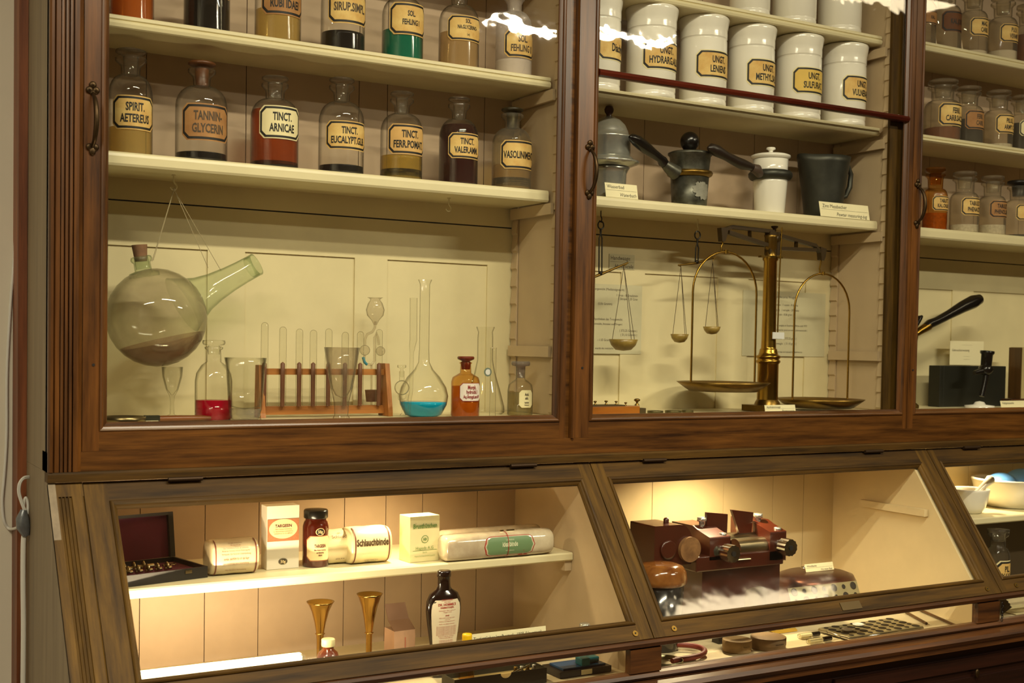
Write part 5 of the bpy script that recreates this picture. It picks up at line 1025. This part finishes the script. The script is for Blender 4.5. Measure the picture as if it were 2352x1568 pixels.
# pedestal with arch
za, zb = q(1690, 1300, -.02).z, 0
pl, prr = q(1612, 1350, -.02).x, q(1790, 1350, -.02).x
ax0, ax1, az = q(1711, 1380, -.02).x, q(1762, 1380, -.02).x, q(1735, 1358, -.02).z
arch = [(pl, 0), (pl, za), (prr, za), (prr, 0), (ax1, 0), (ax1, az)]+[((ax0+ax1)/2+(ax1-ax0)/2*math.cos(a_), az+.012*math.sin(a_)) for a_ in [math.pi*j/8 for j in range(1, 8)]]+[(ax0, az), (ax0, 0)]
MB().prism(arch, -.02, .09, axis='y').build('pedestal', MR, t, bevel=.002)
b = MB(); px_box(b, 1600, 1800, 1270, 1305, -.045, .095); b.build('bed', MR, t, bevel=.003)
for (x0, x1, yt) in ((1655-25, 1655+22, 1235), (1768, 1805, 1222)):
    b = MB(); p, r = q(x0, 1270, -.045), q(x1, 1270, -.045); zl, zh = q(x0, 1290, -.045).z, q(x0, yt, -.045).z
    b.prism([(-.045, zl), (-.045, zh), (.0, zh+.012), (.02, zh+.020), (.10, zh+.020), (.10, zl)], p.x, r.x, axis='x'); b.build('side_frame', MR, t, bevel=.003)
xa, xb = q(1676, 1255, 0).x, q(1770, 1255, 0).x
for i, (y_, z_) in enumerate(((-.018, 1256), (.016, 1243), (.050, 1240))):
    zc = q(1720, z_, y_).z; MB().cyl((xa, y_, zc), (xb, y_, zc), .0225, seg=40).build('roller', STL, t, label='polished steel roller')
    MB().cyl((xb, y_, zc), (xb+.010, y_, zc), .012, mi=0).build('roller_axle', PEWD, t)
for (pts) in (((1622, 1176), (1670, 1180), (1668, 1225), (1622, 1212)), ((1679, 1170), (1729, 1176), (1724, 1226), (1697, 1226))):
    vs = [q(px, py, .015) for px, py in pts]; MB().prism([(v.x, v.z) for v in vs], .012, .020, axis='y').build('hopper_cheek', MR, t, bevel=.001)
KN = []
for (px, py) in ((1677, 1270), (1808, 1256)):
    c = q(px, py, -.075); b = MB(); n_ = 24; prof = [(.0, .0)]
    ring = [(c.x+(.0195+(.0012 if j % 2 else -.0006))*math.cos(2*math.pi*j/n_), c.z+(.0195+(.0012 if j % 2 else -.0006))*math.sin(2*math.pi*j/n_)) for j in range(n_)]
    b.prism(ring, -.088, -.060, axis='y'); b.cyl((c.x, -.060, c.z), (c.x, -.040, c.z), .013); b.build('adjusting_knob', CHR, t, bevel=.0008, label='chrome fluted knob')
    MB().cyl((c.x, -.0885, c.z), (c.x, -.0900, c.z), .006).build('knob_centre', DGAP, t)
for (px, py, s_, d_) in ((1612, 1192, 1.2, .02), (1741, 1183, 1.2, .02), (1660, 1227, .9, -.03), (1786, 1214, .9, -.03)):
    c = q(px, py, d_); b = MB(); b.lathe([(.007*s_, -.022*s_), (.0055*s_, -.012*s_), (.0055*s_, -.005*s_), (.0095*s_, -.004*s_), (.0095*s_, .004*s_), (1e-5, .004*s_)], 20, T=Matrix.Translation(c)); b.build('bolt', PEW, t)
# gear housing at left
p, r = q(1503, 1260, -.035), q(1560, 1260, -.035); zl, zh = q(1530, 1300, -.035).z, q(1530, 1207, -.035).z
b = MB(); cc = [(p.x, zl), (p.x, zh), (r.x, zh)]+[(r.x+.036*math.sin(a_), zh-.036+.036*math.cos(a_)) for a_ in [math.pi/2*j/6 for j in range(1, 7)]]+[(r.x+.036, zl)]
b.prism(cc, -.035, .06, axis='y'); b.build('gear_housing', MR, t, bevel=.003)
c = q(1535, 1262, -.037); MB().lathe([(.022, 0), (.022, .003), (.018, .004)], 36, T=Matrix.Translation(c) @ Matrix.Rotation(math.pi/2, 4, 'X')).build('housing_cover', MR, t)
c = q(1587, 1262, -.045); MB().cyl((c.x, -.045, c.z), (c.x, .05, c.z), .029, seg=36).build('flywheel', mat('worn_wood_wheel', '#9a7248', .45, col2='#5a3c24', nscale=20), t, label='worn brown drive wheel')
c = q(1530, 1200, 0); MB().lathe([(.0065, -.008), (.0065, .008), (.004, .0115), (1e-5, .012)], 18, T=Matrix.Translation(c)).build('housing_pin', MR, t)
c = q(1640, 1262, -.035); MB().lathe([(.012, -.012), (.014, 0), (.010, .010)], 20, T=Matrix.Translation(c)).build('bearing', PEWX, t)
c = q(1705, 1285, -.05); MB().prism([(c.x-.025, -.0), (c.x+.025, .0), (c.x+.03, .012), (c.x-.018, .012)], c.z, c.z+.001, axis='z', T=Matrix.Translation((0, -.052, 0))).build('paper_slip', CARD, t)
# ceramic pot
c = P(1537, 1400, 'Y', -.10); k2 = sc(c)
t = thing('stoneware_pot', 'glazed pot with brown shoulder and black lower body left of the mill', 'pot', (c.x, -.065, FL)); H = P(1537, 1292, 'Y', -.08).z-FL
MB().lathe([(44*k2, 0), (48*k2, .01), (56*k2, H-50.5*k2), (1e-5, H-50.2*k2)], 44).build('pot_body', mat('black_glaze', '#12100d', .12, coat=.5), t)
MB().lathe([(58*k2, H-50*k2), (62*k2, H-46*k2), (63*k2, H-38*k2), (60*k2, H-20*k2), (52*k2, H-8*k2), (38*k2, H-3*k2), (20*k2, H-1*k2), (1e-5, H)], 44).build('pot_shoulder', mat('brown_glaze', '#a06a30', .12, coat=.6, col2='#5c2e12', nscale=14), t, label='glossy brown shoulder')
# copper hot water bottle
c = P(1880, 1360, 'Y', .09); k2 = sc(c)
t = thing('hot_water_flask', 'flat oval brown copper hot water bottle with ringed screw cap', 'hot water bottle', (c.x, .10, FL)); H = P(1860, 1303, 'Y', .15).z-FL; Rx = 100*k2
COP = mat('brown_copper', '#5c3420', .28, .7, noise=.3, nscale=8)
MB().lathe([(Rx*.9, 0), (Rx*.99, .008), (Rx, H*.3), (Rx*.995, H*.55), (Rx*.97, H*.78), (Rx*.90, H*.93), (Rx*.75, H*.99), (1e-5, H)], 64, sy=.85).build('copper_body', COP, t)
c2 = P(1862, 1288, 'Y', .12)-Vector(t.location)
MB().lathe([(.013, 0), (.012, .006), (.010, .012), (.007, .014), (1e-5, .0145)], 24, T=Matrix.Translation((c2.x, c2.y, H-.0005))).build('screw_cap', CHR, t)
MB().tube([(c2.x-.014+.016*math.cos(a_), c2.y+.013*math.sin(a_), H+.008) for a_ in [2*math.pi*j/20 for j in range(20)]], .0014, closed=True, seg=6).build('pull_ring', CHR, t)
card('name_card', 'white card reading Waermflasche, Hot water flask on the copper bottle', 1852, 1916, 1288, 1306, .10, [('Wärmflasche', .25, .72, 'l', 0), ('Hot water flask', .25, .2, 'r', .15)], FL+H+.0006, tilt=-20, line=.48)
# perforated plate leaning
MET = mat('plate_metal', '#b0a47c', .35, .5, noise=.2, nscale=12); HOLE = mat('hole_dark', '#2a2014', .6)
def holes(W_, D_, nx, ny, Tm, par, rx=.0085, th=.003, tag_='hole'):
    n_ = 16
    for j in range(ny):
        for i in range(nx):
            x_ = W_*(i+.5+(.0 if j % 2 else 0))/nx; y_ = D_*(j+.5)/ny; r_ = min(rx*(1 if (i+j) % 2 else .62), W_/nx*.42)
            MB().add([(x_+r_*math.cos(2*math.pi*m_/n_), y_+r_*math.sin(2*math.pi*m_/n_), th+.0004) for m_ in range(n_)], [tuple(range(n_))], 0, False, Tm).lathe([(r_, th), (r_*1.15, th+.0008), (r_, th+.001)], 16, T=Tm @ Matrix.Translation((x_, y_, 0)), cap=False, mi=0).build('cavity', par[1], par[0])
def corners(pl, z):
    return [P(px, py, 'Z', z) for px, py in pl]
za = FL+.028
p0, p1 = P(1826, 1376, 'Y', -.03), P(1984, 1352, 'Y', -.03)
W = (p1-p0).length; ang = 0; p0.y = -.040
Tm = Matrix.Rotation(math.radians(66), 4, 'X')
t = thing('suppository_mould_plate', 'perforated metal plate leaning against the copper bottle', 'metal plate', (p0.x, p0.y, FL+.0006), ang)
MB().box(0, W, 0, .092, 0, .002, 0, Tm).build('plate', MET, t, bevel=.0004); holes(W, .092, 7, 4, Tm, (t, HOLE), th=.002)
# tray in lower window
p0, p1 = P(1955, 1462, 'Z', FL+.012), P(2124, 1437, 'Z', FL+.012)
d = p1-p0; W = d.length; ang = math.atan2(d.y, d.x)
t = thing('perforated_tray', 'shiny perforated metal tray behind the middle small window', 'tray', (p0.x, p0.y+.004, FL), ang)
I4 = Matrix.Identity(4)
MB().box(0, W, 0, .10, .008, .011).build('plate', MET, t, bevel=.001)
holes(W, .10, 8, 5, I4, (t, HOLE), rx=.0085, th=.011)
MB().tube([(0, .002, .006), (W, .002, .006), (W, .098, .006), (0, .098, .006)], .003, closed=True, seg=8).build('rim_wire', CHR, t)
for x_ in (.004, W-.004): MB().cyl((x_, .004, 0), (x_, .004, .0078), .004).build('foot', CHR, t)
tz = FL+.0131
for i, (u_, v_) in enumerate(((.16, .45), (.42, .72))):
    w_ = Matrix.Rotation(ang, 4, 'Z') @ Vector((W*u_, .10*v_, 0)); MB().lathe([(.013, 0), (.014, .001), (.014, .003), (.011, .0035), (.010, .002), (1e-5, .002)], 28).build('white_disc', PORC, loc=(p0.x+w_.x, p0.y+.004+w_.y, tz), label=['white disc on the perforated tray, nearer left', 'white disc on the perforated tray, farther right'][i], cat='disc', group='white discs on the perforated tray')
for i, (a_, b_, nm) in enumerate((((2080, 1404), (2128, 1431), 'short dark wooden stick beside the perforated tray'), ((2110, 1398), (2196, 1436), 'long brown wooden stick lying right of the tray'))):
    pa_, pb_ = P(*a_, 'Z', FL+.004), P(*b_, 'Z', FL+.004); MB().tube([(0, 0, .0035), (pb_.x-pa_.x, pb_.y-pa_.y, .0035)], .0035, seg=10).build('wooden_stick', wood('stick_wood', '#6a4a28', '#4a3018', 'x'), loc=(pa_.x, pa_.y, FL), label=nm, cat='stick')
# round boxes
for i, (px, wd, yt, yb, lab) in enumerate(((1706, 68, 1470, 1506, 'round pale cardboard box with torn lid edge behind the small window'), (1781, 82, 1464, 1500, 'larger round brown cardboard box next to the pale one'))):
    c = P(px, yb-8, 'Z', FL); k2 = sc(c); r_ = wd*k2/2; H = (yb-yt)*k2*.75; t = thing('round_box', lab, 'box', (c.x, c.y+r_*.6, FL), group='round cardboard boxes')
    CB = mat(['pale_card', 'brown_card'][i], ['#a88a5c', '#8a6e48'][i], .7, noise=.2, nscale=30)
    MB().lathe([(r_*.97, 0), (r_*.97, H*.6)], 40).build('box_base', CB, t); MB().lathe([(r_, H*.35), (r_, H*.97), (r_*.97, H), (1e-5, H)], 40).build('box_lid', CB, t)
    b = MB(); rr2 = r_+.0003; b.text(['Kalium 50', 'KALODERMA'][i], 0, H*.5, H*.14, 0, lambda u, v: (rr2*math.sin(u/r_), -rr2*math.cos(u/r_), v), wmax=r_*1.0); b.build('printed_text', INK, t)
# ampoules
for i, (a_, b_, lab) in enumerate((((1832, 1462), (1900, 1452), 'glass ampoule lying behind the front one'), ((1852, 1474), (1930, 1462), 'glass ampoule with dark band lying in front'))):
    pa_, pb_ = P(*a_, 'Z', FL+.006), P(*b_, 'Z', FL+.006); dd = pb_-pa_; t = thing('glass_ampoule', lab, 'ampoule', (pa_.x, pa_.y, FL), math.atan2(dd.y, dd.x), 'glass ampoules'); L_ = dd.length
    MB().along((0, 0, .0065), (L_, 0, .0065), [(1e-5, 0), (.0055, .04), (.006, .1), (.006, .9), (.0055, .96), (1e-5, 1)], seg=20).build('glass_tube', GLC, t)
    MB().along((L_*.08, 0, .0065), (L_*.45, 0, .0065), [(.005, 0), (.005, 1)], seg=20).build('paper_roll', PAPERL, t); MB().along((L_*.5, 0, .0065), (L_*.72, 0, .0065), [(.005, 0), (.005, 1)], seg=20).build('dark_band', BLK, t)
MB().add([(0, 0, .001), (.07, .0, .003), (.10, .05, .001), (.02, .07, .006), (.03, .03, .009)], [(0, 1, 4), (1, 2, 4), (2, 3, 4), (3, 0, 4)]).add([(0, 0, 0), (.07, 0, 0), (.10, .05, 0), (.02, .07, 0)], [(3, 2, 1, 0)]).add([(0, 0, 0), (.07, 0, 0), (.10, .05, 0), (.02, .07, 0), (0, 0, .001), (.07, 0, .003), (.10, .05, .001), (.02, .07, .006)], [(0, 1, 5, 4), (1, 2, 6, 5), (2, 3, 7, 6), (3, 0, 4, 7)]).build('yellow_cloth', mat('yellow_cloth', '#c89c30', .8), loc=(P(1800, 1462, 'Z', FL).x, P(1800, 1462, 'Z', FL).y+.03, FL), label='folded yellow cloth behind the ampoules', cat='cloth')
# rubber tube and metal band
c = P(1565, 1510, 'Z', FL); t = thing('rubber_tube', 'coiled red brown rubber tube behind the small window at left', 'tube', (c.x, c.y+.012, FL))
pts = [(.062*math.cos(a_)*(1+.05*j/30), .045*math.sin(a_), .006+.012*(j/40)) for j, a_ in [(j, -2.2+5.2*j/40) for j in range(41)]]
MB().tube(pts, .006, seg=12).build('tube', mat('rubber', '#7a2a1c', .5), t); MB().tube([(-.05, -.045, .0065), (-.02, -.04, .0065), (.02, -.035, .0065)], .0055, seg=12).build('tube_end', MC['rubber'], t)
c = P(1560, 1535, 'Z', FL); MB().lathe([(.040, 0), (.040, .010), (.039, .010), (.039, 0)], 48, cap=False).build('metal_band', mat('band_metal', '#8a8464', .35, .8), loc=(c.x-.005, c.y+.045, FL), label='thin metal band ring lying inside the rubber tube', cat='ring')
MB().box(-.02, .02, -.012, .012, 0, .012).build('dark_block', BLK, loc=(P(1672, 1478, 'Z', FL).x, P(1672, 1478, 'Z', FL).y+.02, FL), label='small dark block behind the round boxes', cat='block')
# ------------------------------------------------------------------ right counter bay
S3T = S3+.0004
c = P(2237, 1178, 'Z', S3T); k2 = sc(c); H = 52*k2
def mortar(name, lab, px, yb, wpx, h, m=PORC):
    c = P(px, yb, 'Z', S3T); k = sc(c); r = wpx*k/2; t = thing(name, lab, 'mortar', (c.x, c.y+r*.25, S3T)); h *= k
    MB().lathe([(r*.52, 0), (r*.62, .002), (r*.8, h*.25), (r*.93, h*.6), (r*.98, h*.88), (r, h*.95), (r*.97, h), (r*.90, h*.97), (r*.8, h*.6), (r*.5, h*.25), (1e-5, h*.18)], 52, cap=False).lathe([(1e-5, 0), (r*.52, 0)], 52, cap=False).build('bowl', m, t)
    return t, r, h
t, r, h = mortar('mortar', 'small white porcelain mortar at the left end of the right bay shelf', 2234, 1178, 92, 56)
tp = thing('pestle', 'white porcelain pestle leaning in the small mortar', 'pestle', (t.location.x, t.location.y, S3T+h*.3), group=None)
MB().tube([(-r*.25, 0, .006), (r*.3, 0, .026), (r*1.05, -.004, .054), (r*1.45, -.006, .070), (r*1.55, -.006, .074)], [.011, .007, .009, .0135, .008], seg=20).build('pestle_body', PORC, tp)
t, r2, h2 = mortar('large_mortar', 'large white porcelain mortar with pouring lip holding blue items', 2345, 1165, 185, 66)
BLU = mat('pale_blue', '#64a4f4', .4)
for i, (dx, s_) in enumerate(((-.03, 1), (.045, 1.2))):
    MB().sphere((0, 0, 0), .045*s_, sz=.7, seg=28).build('blue_ball', BLU, loc=(t.location.x+dx*1.3, t.location.y+.01, S3T+h2*.66+.012*s_), label=['smaller pale blue rounded object in the large mortar', 'larger pale blue rounded object in the large mortar'][i], cat='blue object', group='blue objects in the large mortar')
k2 = 1
c = P(2290, 1326, 'Y', -.02); k = sc(c); R = 27*k; H = P(2290, 1219, 'Y', -.02).z-FL
t = thing('wide_neck_bottle', 'clear bottle with black striped label PIL. XAK in the right counter bay', 'bottle', (c.x, -.02, FL))
MB().lathe([(R*.95, 0), (R, .003), (R, H*.62), (R*.95, H*.68), (R*.8, H*.74), (R*.62, H*.76), (R*.62, H*.9), (R*.85, H*.93), (R*.9, H*.96), (R*.8, H)], 36, cap=False).build('glass_body', GL, t)
MB().lathe([(R*.5, H*.85), (R*.6, H*.97), (R*.9, H*.985), (R*.9, H*1.03), (1e-5, H*1.04)], 28).build('stopper', GL, t)
label(t, R, H*.36, R*2.2, H*.44, [('PIL.', .20, .22), ('XAXA', .20, -.02), ('FEHR', .20, -.26)], PAPER)
# lower window right: chain and pleated foil
c = P(2309, 1400, 'Y', -.262)
t = thing('chain', 'dark small chain hanging at the post of the right small window', 'chain', (P(2303, 1380, 'Y', -.258).x, -.2575, -.4495))
for i in range(6):
    dz = -.006-.0075*i; T = Matrix.Translation((.001*math.sin(i*2), 0, dz)) @ Matrix.Rotation(math.pi/2*(i % 2), 4, 'Z')
    b = MB(); b.tube([T @ Vector((.0025*math.sin(a_), 0, .0052*math.cos(a_))) for a_ in [2*math.pi*j/12 for j in range(12)]], .0009, closed=True, seg=6); b.build('link', BLK, t)
c = P(2325, 1410, 'Z', FL+.01)
t = thing('pleated_filter', 'grey pleated fan shaped foil behind the right small window', 'filter', (c.x, c.y+.03, FL))
b = MB(); vs = []; n_ = 24
for j in range(n_+1):
    a_ = math.radians(20+130*j/n_); z_ = .0 if j % 2 else .006; vs += [(.004*math.cos(a_), .004*math.sin(a_), .002+z_*.2), (.045*math.cos(a_), .012*math.sin(a_)+(.004 if j % 2 else 0), .002+.045*math.sin(a_))]
b.add(vs, [(2*j, 2*j+1, 2*j+3, 2*j+2) for j in range(n_)]); o = b.build('pleats', mat('foil', '#9a9484', .35, .7), t); m_ = o.modifiers.new('s', 'SOLIDIFY'); m_.thickness = .0005
MB().box(0, .12, 0, .08, 0, .002).build('printed_papers', PAPERL, loc=(c.x+.04, c.y+.02, FL), label='pale paper sheet right of the pleated foil', cat='paper')
# ------------------------------------------------------------------ cable at the left
CW = mat('cable_white', '#c9c8c0', .5)
ycab = .2815
def w_(px, py, Y=ycab): return P(px, py, 'Y', Y)
t = thing('electric_cable', 'white cable running down the wall into a taped joint beside the cabinet', 'cable', tuple(w_(22, 1100)))
O = Vector(t.location)
a_ = [w_(48, -40), w_(44, 100), w_(40, 300), w_(38, 450), w_(33, 580), w_(24, 700), w_(16, 850), w_(15, 1000), w_(10, 1090), w_(5, 1150), w_(9, 1195), w_(20, 1213), w_(32, 1214, .25), w_(42, 1210, .205)]
def smooth(pts, n=6):
    out = []
    for i in range(len(pts)-1):
        p0 = pts[max(0, i-1)]; p1 = pts[i]; p2 = pts[i+1]; p3 = pts[min(len(pts)-1, i+2)]
        for j in range(n):
            u = j/n; out.append(.5*((2*p1)+(p2-p0)*u+(2*p0-5*p1+4*p2-p3)*u*u+(3*p1-p0-3*p2+p3)*u**3))
    return out+[pts[-1]]
MB().tube([p-O for p in smooth(a_)], .0028, seg=10).build('wall_cable', CW, t)
yc = .192
for off in (0, 3): MB().tube([p-O for p in smooth([w_(71, 1094+off, yc), w_(55, 1096+off, yc-.01), w_(44+off, 1110, yc-.012), w_(42+off, 1130, yc-.012), w_(48+off, 1152, yc-.012), w_(57+off, 1175, yc-.012)])], .0022, seg=8).build('loop_cable', CW, t)
MB().tube([p-O for p in smooth([w_(63, 1180, yc-.01), w_(64, 1158, yc-.01), w_(60, 1143, yc-.01), w_(56, 1150, yc-.01), w_(54, 1178, yc-.01)])], .0026, seg=8).build('bend_cable', CW, t)
MB().tube([p-O for p in [w_(55, 1170, yc-.01), w_(52, 1190, yc-.01), w_(54, 1210, yc-.01), w_(60, 1230, yc-.01)]], [.006, .0125, .0135, .007], seg=7).build('taped_joint', mat('grey_tape', '#6c7074', .25, .3, noise=.3, nscale=60, bump=.4), t, label='grey taped joint')
MB().tube([p-O for p in smooth([w_(59, 1228, yc-.01), w_(54, 1240, yc-.008), w_(53, 1330, .185), w_(54, 1440, .185), w_(53, 1568, .185), w_(53, 1640, .185)])], .0036, seg=8, flat=1.4).build('lower_cable', CW, t)
